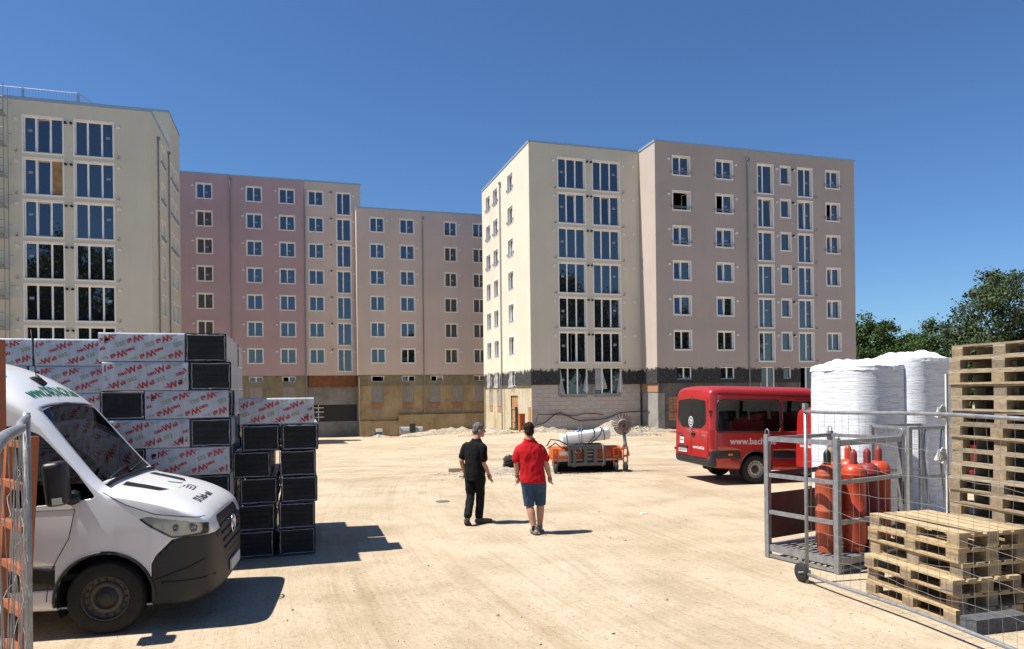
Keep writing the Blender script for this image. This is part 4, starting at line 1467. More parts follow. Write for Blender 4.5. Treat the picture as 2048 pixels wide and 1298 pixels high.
# ------------------------------------------------------------------ orange steel at the left edge
paint('orange_steel', (.36, .105, .035), .55, .35, (.16, .05, .02), .6)
lad = thing('ladder_frame', 'rusty orange steel ladder frame leaning behind the left fence', 'ladder', (-3.42, 4.98, 0), R(138))
for x in (0, .62):
    mb = MB(); mb.box((x, 0, 1.0), (.075, .05, 2.04), mat=Matrix.Rotation(R(3), 3, 'X')); mb.build('stile', 'orange_steel', lad)
for k in range(7):
    mb = MB(); mb.box((.31, -.0, .16 + k * .30), (.56, .06, .045), mat=Matrix.Rotation(R(5), 3, 'X')); mb.build('rung', 'orange_steel', lad)
bx = thing('steel_container', 'rust-stained orange steel bin at the far left edge', 'container', (-4.20, 5.62, 0), R(12))
mb = MB(); mb.box((-.5, .15, 1.39), (1.0, .5, 2.78)); mb.build('side_wall', 'orange_steel', bx)
for z in (.3, 2.6):
    mb = MB(); mb.box((-.5, -.13, z), (1.0, .06, .12)); mb.build('rib', 'orange_steel', bx)
mb = MB(); mb.tube([(0.0, -.02, 2.46), (.04, -.04, 2.46), (.05, -.04, 2.40), (.01, -.02, 2.33)], .010, 6); mb.build('hook', 'orange_steel', bx, smooth=True)

# ------------------------------------------------------------------ road sweeper attachment
paint('machine_orange', (.58, .105, .012), .35, .2, damt=.3)
paint('machine_grey', (.085, .09, .095), .45, .2, damt=.3)
simple('bristle', (.022, .018, .016), .8, var=.4)
simple('hose', (.03, .03, .032), .6, var=.2)
simple('tank_white', (.70, .71, .70), .4, var=.06, bump=.1)
sy, sx_ = 20.3, 1.12
sw_ = thing('road_sweeper', 'orange sweeper attachment with long brush roller and white water tank', 'sweeper', (1.15, 20.12, gz(1.2, 20.2)), R(8))
mb = MB()
n = 34
for i in range(n):              # brush rings
    x = .10 + i * .054
    rr = .30
    k = 22
    for q in range(k):
        a_ = 2 * math.pi * q / k + i * .37
        mb.add([(x - .022, .30 + .10 * math.cos(a_), .30 + .10 * math.sin(a_)), (x + .022, .30 + .10 * math.cos(a_), .30 + .10 * math.sin(a_)),
                (x + .016, .30 + rr * math.cos(a_ + .14), .30 + rr * math.sin(a_ + .14)), (x - .016, .30 + rr * math.cos(a_ + .05), .30 + rr * math.sin(a_ + .05))], [(0, 1, 2, 3)])
o = mb.build('brush_roller', 'bristle', sw_, fix=False); o['kind'] = 'stuff'
mb = MB(); mb.lathe([(.20, 0.06), (.20, 1.92)], 16, axis='X', c=(0, .30, .30)); mb.build('roller_core', 'bristle', sw_)
mb = MB()                   # hood over the roller
prof = [(-.05, .30 + .02), (-.06, .56), (.0, .68), (.25, .74), (.55, .72), (.68, .55), (.70, .36)]
vs = [(x, y, z) for x in (.0, 2.0) for y, z in prof]
m_ = len(prof)
mb.add(vs, [(i, i + 1, m_ + i + 1, m_ + i) for i in range(m_ - 1)] + [tuple(range(m_)), tuple(reversed(range(m_, 2 * m_)))])
mb.build('hood', 'machine_orange', sw_, auto=30)
mb = MB(); mb.box((1.0, -.10, .37), (2.02, .05, .05)); mb.build('lower_beam', 'galv_dull', sw_)
# coupling frame
for (x, w, z, h) in ((.55, .10, .50, .62), (.88, .10, .50, .50), (1.16, .10, .50, .50), (.42, .06, .47, .5)):
    mb = MB(); mb.box((x, -.22, z), (w, .10, h)); mb.build('frame_upright', 'machine_grey', sw_)
for (z, h, x0, x1) in ((.74, .12, .38, 1.40), (.26, .09, .38, 1.45)):
    mb = MB(); mb.box(((x0 + x1) / 2, -.225, z), (x1 - x0, .085, h)); mb.build('frame_beam', 'machine_grey', sw_)
mb = MB(); mb.box((1.02, -.17, .50), (.2, .03, .36)); mb.build('frame_plate', 'steel_dark', sw_)
for z in (.40, .52, .62):
    mb = MB(); mb.box((1.02, -.21, z), (.17, .05, .02)); mb.build('hook_bar', 'galv_dull', sw_)
mb = MB(); mb.tube([(1.38, -.24, .80), (1.40, -.26, .55), (1.42, -.28, .30), (1.36, -.24, .20)], .035, 8); mb.build('lift_arm', 'machine_grey', sw_, smooth=True)
mb = MB(); mb.box((.30, -.09, .56), (.28, .012, .10)); mb.build('maker_plate', 'white_plastic', sw_)
# swivel wheels on orange forks
for x in (1.78, 2.06, .03):
    f_ = MB(); f_.box((x - .06, -.16, .48), (.02, .07, .42)); f_.box((x + .06, -.16, .48), (.02, .07, .42)); f_.box((x, -.16, .46), (.12, .06, .06)); f_.box((x, -.16, .68), (.16, .08, .04))
    f_.build('wheel_fork', 'machine_orange', sw_)
    w_ = MB(); w_.lathe([(.05, -.045), (.13, -.04), (.145, -.02), (.145, .02), (.13, .04), (.05, .045)], 18, axis='X', c=(x, -.16, .15)); w_.build('wheel', 'rubber', sw_, auto=40)
    w_ = MB(); w_.box((x - .055, -.16, .26), (.012, .05, .2)); w_.box((x + .055, -.16, .26), (.012, .05, .2)); w_.build('wheel_bracket', 'galv_dull', sw_)
# water tank
tk = MB()
ring = []
for (cy, cz, a0) in ((-.13, -.09, 180), (.13, -.09, 270), (.13, .09, 0), (-.13, .09, 90)):
    for k in range(5):
        t_ = R(a0 + 22.5 * k); ring.append((cy + .07 * math.cos(t_), cz + .07 * math.sin(t_)))
xs = [(-.70, .86), (-.685, .96), (-.66, 1.0), (.66, 1.0), (.685, .96), (.70, .86)]
vs = [(x, y * s, z * s) for x, s in xs for y, z in ring]
m_ = len(ring)
tk.add(vs, [(i * m_ + j, i * m_ + (j + 1) % m_, (i + 1) * m_ + (j + 1) % m_, (i + 1) * m_ + j) for i in range(len(xs) - 1) for j in range(m_)] + [tuple(range(m_)), tuple(reversed(range((len(xs) - 1) * m_, len(xs) * m_)))])
tank = tk.build('water_tank', 'tank_white', sw_, auto=50, loc=(.93, .05, 1.02), rot=(0, R(-7.0), 0))
for x in (-.56, .52):
    b_ = MB()
    pr = [(y * 1.03, z * 1.03) for y, z in ring]; pr.append(pr[0])
    b_.tube([(x, y, z) for y, z in pr], .012, 4, cap=False); b_.build('strap', 'steel_dark', tank)
b_ = MB(); b_.lathe([(.09, .155), (.095, .16), (.095, .19), (.085, .195)], 16, c=(-.12, 0, 0)); b_.build('filler_cap', 'cap_blue', tank) if 'cap_blue' in M else (simple('cap_blue', (.02, .09, .34), .4), b_.build('filler_cap', 'cap_blue', tank))
b_ = MB(); b_.box((.93, .05, .80), (.9, .3, .05)); b_.build('tank_cradle', 'steel_dark', sw_)
for x, zt in ((.72, 1.30), (.80, 1.36)):
    b_ = MB(); b_.tube([(x, -.16, .74), (x - .02, -.17, zt)], .013, 6); b_.build('control_rod', 'galv_dull', sw_)
for pts in ([(.95, -.12, .80), (1.05, -.19, .92), (1.16, -.2, 1.05), (1.15, -.16, 1.22), (1.12, -.08, 1.26)], [(1.0, -.1, .80), (1.2, -.2, .95), (1.33, -.2, 1.1), (1.38, -.14, 1.25), (1.36, -.05, 1.28)],
            [(.45, -.2, .74), (.3, -.3, .84), (.1, -.3, .95), (-.12, -.25, .98), (-.22, -.2, .80)], [(.4, -.2, .7), (.2, -.35, .72), (.0, -.3, .88), (-.2, -.2, .72)], [(.56, -.28, .62), (.66, -.33, .55), (.75, -.3, .62), (.7, -.28, .74)]):
    b_ = MB(); b_.tube(pts, .018, 6); b_.build('hose', 'hose', sw_, smooth=True)
# side brush on its raised arm
b_ = MB(); b_.tube([(2.02, -.02, .62), (2.10, -.02, .8), (2.06, -.02, 1.25)], .05, 8); b_.tube([(2.2, -.05, .45), (2.12, -.06, .8), (2.02, -.05, 1.2)], .025, 6); b_.build('side_brush_arm', 'pipe_grey', sw_, smooth=True)
sb = MB(); sb.lathe([(.02, -.05), (.17, -.05), (.185, -.03), (.185, .02)], 24, axis='Y', c=(2.03, -.09, 1.32)); disc = sb.build('side_brush', 'disc_rust', sw_, auto=40) if 'disc_rust' in M else (simple('disc_rust', (.20, .14, .11), .7, .2, var=.4), sb.build('side_brush', 'disc_rust', sw_, auto=40))[1]
sb = MB()
for q in range(22):
    a_ = 2 * math.pi * q / 22
    c0 = Vector((2.03, -.06, 1.32)); dr = Vector((math.cos(a_), 0, math.sin(a_))); tn = Vector((-math.sin(a_), 0, math.cos(a_)))
    up = 1.0 if q < 12 else .8
    sb.add([c0 + dr * .17 + tn * .022, c0 + dr * .17 - tn * .022, c0 + dr * .34 * up - tn * .034 + Vector((0, .06, 0)), c0 + dr * .34 * up + tn * .034 + Vector((0, .02, 0))], [(0, 1, 2, 3)])
sb.build('bristle_tufts', 'bristle_steel', disc, fix=False) if 'bristle_steel' in M else (simple('bristle_steel', (.26, .23, .20), .55, .4, var=.4), sb.build('bristle_tufts', 'bristle_steel', disc, fix=False))
sb = MB(); sb.lathe([(.05, -.12), (.06, -.06)], 10, axis='Y', c=(2.03, -.06, 1.32)); sb.build('hub', 'steel_dark', disc)
# spare brush roller lying behind the man in red
sp_ = thing('brush_bundle', 'bundle of black brush rolls lying left of the sweeper', 'brush', (-.30, 21.9, gz(0, 21.9)), R(4))
rg = random.Random(8)
mb = MB()
for i in range(520):
    x = rg.uniform(0, .95); a_ = rg.uniform(0, 2 * math.pi)
    r0 = rg.uniform(.10, .22); 
    c0 = Vector((x, .22 + r0 * math.cos(a_), .21 + r0 * .9 * math.sin(a_)))
    d_ = Vector((rg.uniform(.12, .3), rg.uniform(-.02, .02), rg.uniform(-.02, .02)))
    mb.tube([c0, c0 + d_ * .5 + Vector((0, 0, rg.uniform(-.015, .015))), c0 + d_], .011, 3, cap=False)
o = mb.build('bristles', 'bristle', sp_, fix=False); o['kind'] = 'stuff'
mb = MB(); mb.lathe([(.13, .0), (.17, .03), (.17, .98), (.13, 1.02)], 14, axis='X', c=(0.05, .22, .19)); mb.build('core', 'bristle', sp_)

# ------------------------------------------------------------------ things along the walls
bk = thing('digger_bucket', 'grey wide digger bucket lying by the brown basement wall', 'bucket', (-11.4, 72.2, -1.98), R(15))
mb = MB()
prof = [(0, .0), (.0, .35), (.12, .62), (.35, .75), (.62, .72)]
vs = [(x, y, z) for x in (0, 1.35) for y, z in prof]; vs2 = [(x, y + .05, z - .02) for x, y, z in vs]
for x0, x1 in ((0, .95), (1.55, 2.3)):
    vs = [(x, y, z) for x in (x0, x1) for y, z in prof] ; m_ = len(prof)
    mb = MB(); mb.add(vs, [(i, i + 1, m_ + i + 1, m_ + i) for i in range(m_ - 1)]); mb.box((x0 + .02, .32, .36), (.04, .62, .7)); mb.box((x1 - .02, .32, .36), (.04, .62, .7)); mb.box(((x0 + x1) / 2, -.03, .06), (x1 - x0, .06, .1))
    mb.build('shell', 'galv_dull', bk)
mb = MB(); mb.box((1.25, .1, .55), (.5, .5, .6)); mb.box((1.25, .05, .95), (.6, .3, .22)); mb.box((1.25, -.16, .3), (.44, .05, .5)); mb.build('coupler', 'steel_dark', bk)
cpx = thing('plate_compactor', 'blue and white plate compactor beside the brown basement wall', 'compactor', (-13.6, 71.8, -2.16), R(17))
paint('machine_blue', (.06, .13, .22), .5, .3)
mb = MB(); mb.box((0, 0, .1), (.9, .5, .12)); mb.box((.05, 0, .3), (.7, .42, .34)); mb.build('base_plate', 'machine_blue', cpx)
mb = MB(); mb.box((.12, 0, .62), (.6, .4, .32)); mb.build('engine_cover', 'white_plastic', cpx)
mb = MB(); mb.tube([(-.2, -.1, .5), (-.9, -.1, .95), (-1.1, -.1, 1.05)], .04, 6); mb.tube([(-.3, .1, .3), (-1.5, .1, -.0)], .04, 6); mb.build('handle', 'machine_blue', cpx, smooth=True)
cb = thing('power_cabinet', 'orange site power cabinet standing at the corner of the cream block', 'cabinet', (.72, 54.6, gz(.7, 54.6) - .05), R(17))
mb = MB(); mb.box((0, 0, .85), (.42, .4, 1.2)); mb.build('housing', 'machine_orange', cb)
mb = MB(); mb.box((.02, -.22, .95), (.30, .03, .8)); mb.box((0, 0, 1.48), (.46, .44, .07)); mb.build('door', 'cyl_orange', cb)
for x in (-.16, .16):
    mb = MB(); mb.box((x, 0, .13), (.05, .3, .28)); mb.build('foot', 'steel_dark', cb)
# cable strung along the block wall
def cable(pts_ab, z_list, label, r=.04):
    pts = []
    for i in range(len(pts_ab) - 1):
        for k in range(6):
            t = k / 6; t2 = t * t * (3 - 2 * t)
            a_ = pts_ab[i][0] + (pts_ab[i + 1][0] - pts_ab[i][0]) * t
            b_ = pts_ab[i][1] + (pts_ab[i + 1][1] - pts_ab[i][1]) * t
            z = z_list[i] + (z_list[i + 1] - z_list[i]) * t2
            pts.append(bpt(a_, b_, z))
    mb = MB(); mb.tube(pts, r, 6)
    tag(mb.build('power_cable', 'hose', smooth=True), label, 'cable')
cable([(18.1, 53.1), (18.6, 53.2), (20.2, 53.25), (22.0, 53.25), (23.8, 53.25), (26.0, 53.2), (27.2, 53.1), (28.4, 50.35), (31, 50.4), (34, 50.4)], [-.4, -.35, .5, -.15, -.1, .45, .5, .45, .35, .45], 'dark cable looping along the block wall and round the corner')
cable([(18.05, 53.1), (18.4, 53.2), (19.5, 53.25), (21.5, 53.25), (22.6, 53.25), (24.4, 53.25)], [-.6, .42, .40, .25, .42, .28], 'pale cable hooked along the left part of the block wall', .03)

# ------------------------------------------------------------------ heaps, stones, weeds
simple('rubble', (.30, .255, .195), .95, var=.35, scale=3.5, bump=.9, bscale=9)
def heap(cx, cy, rx, ry, h, seed, label, rot=0.0):
    n, m = 40, 14
    vs = [(0, 0, h)]; fs = []
    for j in range(1, m + 1):
        u = j / m
        for i in range(n):
            a_ = 2 * math.pi * i / n
            x, y = rx * u * math.cos(a_), ry * u * math.sin(a_)
            k = 1 + .22 * noise.noise(Vector((math.cos(a_) * 2, math.sin(a_) * 2, seed)))
            z = h * (1 - u) ** 1.15 * (1 + .5 * fbm(x * 1.3, y * 1.3, seed)) + .10 * fbm(x * 3, y * 3, seed + 4) * min(1, (1 - u) * 4)
            vs.append((x * k, y * k, z - .12 * (u > .99)))
    for i in range(n):
        fs.append((0, 1 + i, 1 + (i + 1) % n))
    for j in range(m - 1):
        for i in range(n):
            a_, b_ = 1 + j * n + i, 1 + j * n + (i + 1) % n
            fs.append((a_, a_ + n, b_ + n, b_))
    mb = MB(); mb.add(vs, fs)
    o = mb.build('rubble_heap', 'rubble', smooth=True, fix=True, loc=(cx, cy, gz(cx, cy)), rot=(0, 0, rot))
    tag(o, label, 'rubble heap', kind='stuff')
heap(-1.4, 56.2, 2.4, 1.1, .5, 1., 'rubble heap at the foot of the sunlit gable', R(-60))
heap(2.4, 54.3, 2.6, .9, .38, 2., 'low rubble bank along the block wall', R(17))
heap(6.6, 46.5, 2.3, 1.5, .95, 3., 'sand heap behind the sweeper tank')
heap(-6.0, 70.5, 5.2, 1.3, .6, 4., 'long rubble bank in front of the brown basement wall', R(17))
heap(9.5, 52.6, 3.4, .8, .35, 5., 'low earth bank below the right pier', R(17))
heap(-13.0, 69.6, 1.8, .8, .32, 6., 'small gravel heap beside the plate compactor', R(17))
heap(.2, 20.9, 1.9, .8, .07, 7., 'thin spread of grit round the sweeper')
rg = random.Random(21)
def stones(name, spots, label):
    mb = MB()
    for (x, y, s) in spots:
        z = gz(x, y) + s * .25
        ax = [Vector((rg.gauss(0, 1), rg.gauss(0, 1), rg.gauss(0, 1))).normalized() for _ in range(1)][0]
        m_ = Matrix.Rotation(rg.uniform(0, 6), 3, ax)
        ps = [m_ @ Vector((sx * s * rg.uniform(.6, 1.1), 0, 0)) if k < 2 else (m_ @ Vector((0, sx * s * rg.uniform(.5, 1), 0)) if k < 4 else m_ @ Vector((0, 0, sx * s * rg.uniform(.35, .7)))) for k, sx in enumerate((1, -1, 1, -1, 1, -1))]
        mb.add([(p.x + x, p.y + y, p.z + z) for p in ps], [(0, 2, 4), (2, 1, 4), (1, 3, 4), (3, 0, 4), (2, 0, 5), (1, 2, 5), (3, 1, 5), (0, 3, 5)])
    o = mb.build(name, 'stone', fix=False)
    tag(o, label, 'stones', kind='stuff')
simple('stone', (.30, .255, .20), .95, var=.4, scale=2.0)
spots = []
for _ in range(4200):
    y = 5.0 + 18 * rg.random() ** 1.6
    x = rg.uniform(-.75, .75) * y
    if noise.noise(Vector((x * .5, y * .5, 7))) + rg.uniform(-.5, .5) < .02: continue
    spots.append((x, y, rg.uniform(.004, .012) * (1 + (rg.random() > .96) * 1.6)))
for _ in range(700):
    y = rg.uniform(5.2, 7.6); x = rg.uniform(2.4, 4.6)
    if rg.random() < .5: spots.append((x, y, rg.uniform(.004, .012)))
stones('gravel', spots, 'small stones strewn over the yard')
spots = []
for (cx, cy, rx, ry, n_) in ((-1.5, 55.0, 3, 2, 160), (2.5, 53.6, 3.5, 1, 160), (7, 46, 3, 2, 160), (-6, 69.8, 6, 2, 240), (9, 51.6, 4, 1, 120), (1.0, 20.6, 2.8, 1.2, 420), (-.9, 20.0, 1.4, .9, 200), (6, 30, 6, 6, 40), (-4, 34, 8, 9, 50)):
    for _ in range(n_):
        a_, r_ = rg.uniform(0, 6.28), rg.random() ** .5
        big = (.10 if cy > 40 else .045) if cy > 25 else .03
        spots.append((cx + rx * r_ * math.cos(a_), cy + ry * r_ * math.sin(a_), rg.uniform(.25, 1.0) * big))
stones('rubble_stones', spots, 'broken rubble lying round the heaps and the sweeper')
mb = MB(); mb.box((0, 0, .06), (1.1, .12, .1)); tag(mb.build('timber_plank', 'pallet_wood_old', loc=(-1.35, 21.0, gz(-1.3, 21)), rot=(0, 0, R(3))), 'weathered timber lying behind the man in black', 'plank')
mb = MB(); mb.lathe([(.15, .0), (.15, .004)], 24); tag(mb.build('drain_cover', 'wall_dark', loc=(-1.48, 14.89, gz(-1.48, 14.89) + .003)), 'round dark drain cover in the sand', 'drain cover')
mb = MB()
for k in range(14):
    mb.box((rg.uniform(-.5, .5), rg.uniform(-.15, .15), .08 + .05 * k / 14), (.5, .25, .03), rz=rg.uniform(0, 3))
tag(mb.build('red_tarp', 'cyl_red', loc=(11.6, 49.6, gz(11.6, 49.6))), 'crumpled red sheet lying below the right pier', 'tarpaulin')
mb = MB()
for (x, y, z, rz) in ((0, 0, .0, 20), ):
    mb.box((0, 0, .006), (.12, .06, .012), rz=R(20))
tag(mb.build('white_scrap', 'white_card', loc=(2.42, 13.2, gz(2.4, 13.2))), 'white scrap lying on the sand before the minibus', 'scrap')

a = obj_var('leaf', [(.050, .095, .026), (.065, .115, .032), (.042, .085, .030)], .6, 1.2, .45, 0)
a = NT('leaf_a'); v = a.coord(); a.col(a.ramp(a.noise(v, .55, 4.0, .7), [(.3, (.026, .050, .014)), (.5, (.046, .083, .021)), (.7, (.075, .115, .032))])); a.set(rough=.7, spec=.2)
a = NT('leaf_b'); v = a.coord(); a.col(a.ramp(a.noise(v, .6, 4.0, .7), [(.3, (.034, .054, .022)), (.5, (.058, .085, .034)), (.72, (.085, .115, .050))])); a.set(rough=.7, spec=.2)
simple('bark', (.085, .065, .048), .9, var=.35, scale=4, bump=.6, bscale=12)
def weed(x, y, r_, h, label):
    mb = MB()
    for _ in range(120):
        a_ = rg.uniform(0, 6.28); q = rg.random() ** .5 * r_
        p = Vector((q * math.cos(a_), q * math.sin(a_), rg.uniform(.02, h)))
        d_ = Vector((math.cos(a_), math.sin(a_), rg.uniform(.2, 1))).normalized() * .10; s_ = d_.orthogonal().normalized() * .04
        mb.add([p - s_, p + s_, p + d_], [(0, 1, 2)])
    tag(mb.build('weed_clump', 'leaf_a', loc=(x, y, gz(x, y)), fix=False), label, 'plant', kind='stuff')
weed(.35, 53.6, .7, .45, 'green weeds growing at the power cabinet')
weed(9.4, 52.2, .7, .5, 'green weeds growing at the right pier')

# ------------------------------------------------------------------ trees
def tree_meshes(seed, h, cr, kind, leaf, n_clump, per, ls):
    rg = random.Random(seed)
    tb = MB()
    trunk_h = h * (.30 if kind == 'round' else .18)
    tb.tube([(0, 0, -.3), (.1, 0, trunk_h * .5), (rg.uniform(-.2, .2), rg.uniform(-.2, .2), trunk_h), (rg.uniform(-.3, .3), rg.uniform(-.3, .3), h * .7)], [h * .028, h * .022, h * .018, h * .006], 8)
    limbs = []
    for i in range(16):
        a_ = i * 2.4 + rg.uniform(-.4, .4)
        z0_ = trunk_h + (h * .42) * i / 16
        L = cr * rg.uniform(.65, .98)
        e_ = Vector((L * math.cos(a_), L * math.sin(a_), z0_ + rg.uniform(.25, .9) * L * (1.3 if kind != 'round' else .8)))
        m_ = Vector((0, 0, z0_)).lerp(e_, .5) + Vector((0, 0, .12 * L))
        tb.tube([(0, 0, z0_), m_, e_], [h * .010, h * .006, h * .002], 5)
        limbs.append((m_, e_))
    lb = MB()
    cz = h * .60; rz_ = h * .41
    for c_ in range(n_clump):
        u = rg.uniform(-1, 1); a_ = rg.uniform(0, 6.283); q = math.sqrt(1 - u * u)
        rad = rg.uniform(.55, 1.0) if rg.random() < .8 else rg.uniform(.2, .6)
        wob = 1 + .28 * noise.noise(Vector((math.cos(a_) * 1.4 + seed, math.sin(a_) * 1.4, u * 1.6)))
        c = Vector((cr * q * math.cos(a_) * rad * wob, cr * q * math.sin(a_) * rad * wob, cz + rz_ * u * rad * wob))
        if kind == 'feather':
            c.z += .12 * h * max(0, u); 
        cs = rg.uniform(.5, 1.15) * cr * .21
        for _ in range(per):
            g_ = Vector((rg.gauss(0, 1), rg.gauss(0, 1), rg.gauss(0, .75))) * cs * .55
            p = c + g_
            d_ = Vector((rg.gauss(0, 1), rg.gauss(0, 1), rg.gauss(.3, 1))).normalized()
            s_ = d_.orthogonal().normalized(); s_ = (Matrix.Rotation(rg.uniform(0, 6.28), 3, d_) @ s_)
            l_ = ls * rg.uniform(.6, 1.3)
            lb.add([p - s_ * l_ * .38, p + d_ * l_ * .5 - s_ * 0, p + s_ * l_ * .38, p - d_ * l_ * .5], [(0, 1, 2, 3)])
    if kind == 'feather':            # thin shoots above the crown
        for _ in range(90):
            a_ = rg.uniform(0, 6.283); q = rg.random() ** .5
            b_ = Vector((cr * .8 * q * math.cos(a_), cr * .8 * q * math.sin(a_), cz + rz_ * (1 - q * q) ** .5 * .95))
            L = rg.uniform(.8, 2.4)
            dd = Vector((rg.gauss(0, .3), rg.gauss(0, .3), 1)).normalized()
            tb.tube([b_, b_ + dd * L], [.02, .006], 4)
            for _ in range(26):
                p = b_ + dd * L * rg.random() + Vector((rg.gauss(0, .2), rg.gauss(0, .2), rg.gauss(0, .15)))
                d_ = Vector((rg.gauss(0, 1), rg.gauss(0, 1), rg.gauss(0, 1))).normalized(); s_ = d_.orthogonal().normalized(); l_ = ls * .7
                lb.add([p - s_ * l_ * .3, p + d_ * l_ * .5, p + s_ * l_ * .3, p - d_ * l_ * .5], [(0, 1, 2, 3)])
    return tb.mesh('trunk', 'bark', smooth=True), lb.mesh('crown', leaf, fix=False)
TM = [tree_meshes(1, 13, 5.2, 'round', 'leaf_a', 170, 140, .32), tree_meshes(2, 13, 5.4, 'feather', 'leaf_b', 160, 130, .30), tree_meshes(3, 12, 4.6, 'round', 'leaf_a', 160, 140, .31), tree_meshes(4, 14, 6.0, 'feather', 'leaf_a', 170, 135, .32)]
def tree(k, x, y, s, rz, label, group, sz=1.0):
    t = thing('tree', label, 'tree', (x, y, gz(x, y) - .1), rz, group)
    t.scale = (s, s, s * sz)
    link('trunk', TM[k][0], t); link('crown', TM[k][1], t)
TG = 'trees beyond the right block'
for k, x, y, s, rz, sz, lb in ((0, 51.6, 101, 1.0, .4, 1.08, 'rounded dark tree right beside the corner of the taupe block'), (2, 57.5, 100, .95, 1.4, .97, 'dark tree second from the taupe block'), (1, 66.5, 96, 1.28, 2.0, 1.02, 'tall feathery tree above the wrapped loads'),
                               (3, 74.5, 92, 1.15, .2, 1.0, 'tall feathery tree above the tall pallet stack'), (1, 62.0, 104, .95, 4.0, .95, 'lower tree in front of the tall feathery one'), (0, 69.5, 106, 1.0, 5.0, .95, 'dark tree filling the back row behind the pallets'),
                               (2, 54.0, 112, .95, 3.0, .9, 'dark tree glimpsed between the two nearest to the block'), (2, 79.0, 101, 1.1, 2.2, 1.0, 'dark tree at the right picture edge'), (0, 59.5, 92, .62, 2.2, .8, 'low bushy tree under the others near the block'), (2, 65.0, 90, .62, .9, .85, 'low bushy tree just above the wrapped loads'), (0, 71.5, 88, .66, 3.3, .85, 'low bushy tree just above the tall pallets')):
    tree(k, x, y, s, rz, lb, TG, sz)
BG = 'trees mirrored in the window panes'
for i, (k, x, y, s) in enumerate(((0, -34, -24, 1.75), (3, -25, -27, 1.7), (1, -46, -26, 1.6), (2, 42, -22, 1.6), (0, 52, -20, 1.6), (3, 62, -17, 1.65), (1, 72, -13, 1.6), (2, 83, -8, 1.6), (0, 93, -4, 1.6), (0, 47, -17, .95), (2, 57, -14, .95), (0, 67, -11, .95), (2, 77, -7, .95), (2, 88, -2, .95), (0, -30, -19, .95), (2, -39, -20, .95))):
    tree(k, x, y, s, i * 1.3, 'tall tree behind the viewer, seen only mirrored in window panes', BG)
# ------------------------------------------------------------------ vehicles
a = NT('paint_white'); v = a.coord(); a.col(a.ramp(a.noise(v, 1.2, 5.0), [(.3, (.74, .745, .75)), (.7, (.79, .795, .80))])); a.set(rough=.28, coat=.6, coat_rough=.05)
a = NT('paint_red'); v = a.coord(); a.col(a.ramp(a.noise(v, 1.5, 6.0, .7), [(.3, (.32, .013, .011)), (.7, (.38, .018, .015))])); a.set(rough=.32, coat=.7, coat_rough=.06)
simple('interior', (.018, .019, .021), .8, var=.2)
simple('chrome', (.75, .76, .78), .12, 1.0, var=.03)
simple('reflector', (.36, .40, .46), .2, .9, var=.1, scale=12)
simple('rim_grey', (.42, .42, .41), .45, .4, var=.2)
simple('rim_brown', (.085, .077, .068), .55, .3, var=.3, scale=14)
simple('rim_dark', (.035, .034, .033), .6, .2, var=.3)
simple('lens_red', (.30, .012, .012), .15, var=.1)
simple('lens_amber', (.55, .20, .02), .2, var=.1)
simple('text_green', (.02, .16, .085), .45, var=.03)
simple('text_dark', (.035, .04, .045), .45, var=.03)
simple('text_white', (.62, .62, .62), .4, var=.03)
simple('plate_white', (.62, .62, .60), .4, var=.05)
simple('paper_green', (.10, .28, .15), .6)
a = NT('tyre'); v = a.coord(); a.col(a.ramp(a.noise(v, 9.0, 5.0, .7), [(.35, (.009, .009, .0085)), (.7, (.026, .023, .019))])); a.set(rough=.85); a.bump(a.noise(a.coord('Object', (60, 60, 60)), 1.0, 2.0), .15, .01)

def pchip(keys):
    xs = [k[0] for k in keys]; ys = [k[1] for k in keys]; n = len(xs)
    h = [xs[i + 1] - xs[i] for i in range(n - 1)]; d = [(ys[i + 1] - ys[i]) / h[i] for i in range(n - 1)]
    m = [d[0]] + [0.0 if d[i - 1] * d[i] <= 0 else 2 * d[i - 1] * d[i] / (d[i - 1] + d[i]) for i in range(1, n - 1)] + [d[-1]]
    def f(x):
        if x <= xs[0]: return ys[0]
        if x >= xs[-1]: return ys[-1]
        i = max(j for j in range(n - 1) if xs[j] <= x)
        t = (x - xs[i]) / h[i]
        return ys[i] * (1 + 2 * t) * (1 - t) ** 2 + m[i] * h[i] * t * (1 - t) ** 2 + ys[i + 1] * t * t * (3 - 2 * t) + m[i + 1] * h[i] * t * t * (t - 1)
    return f

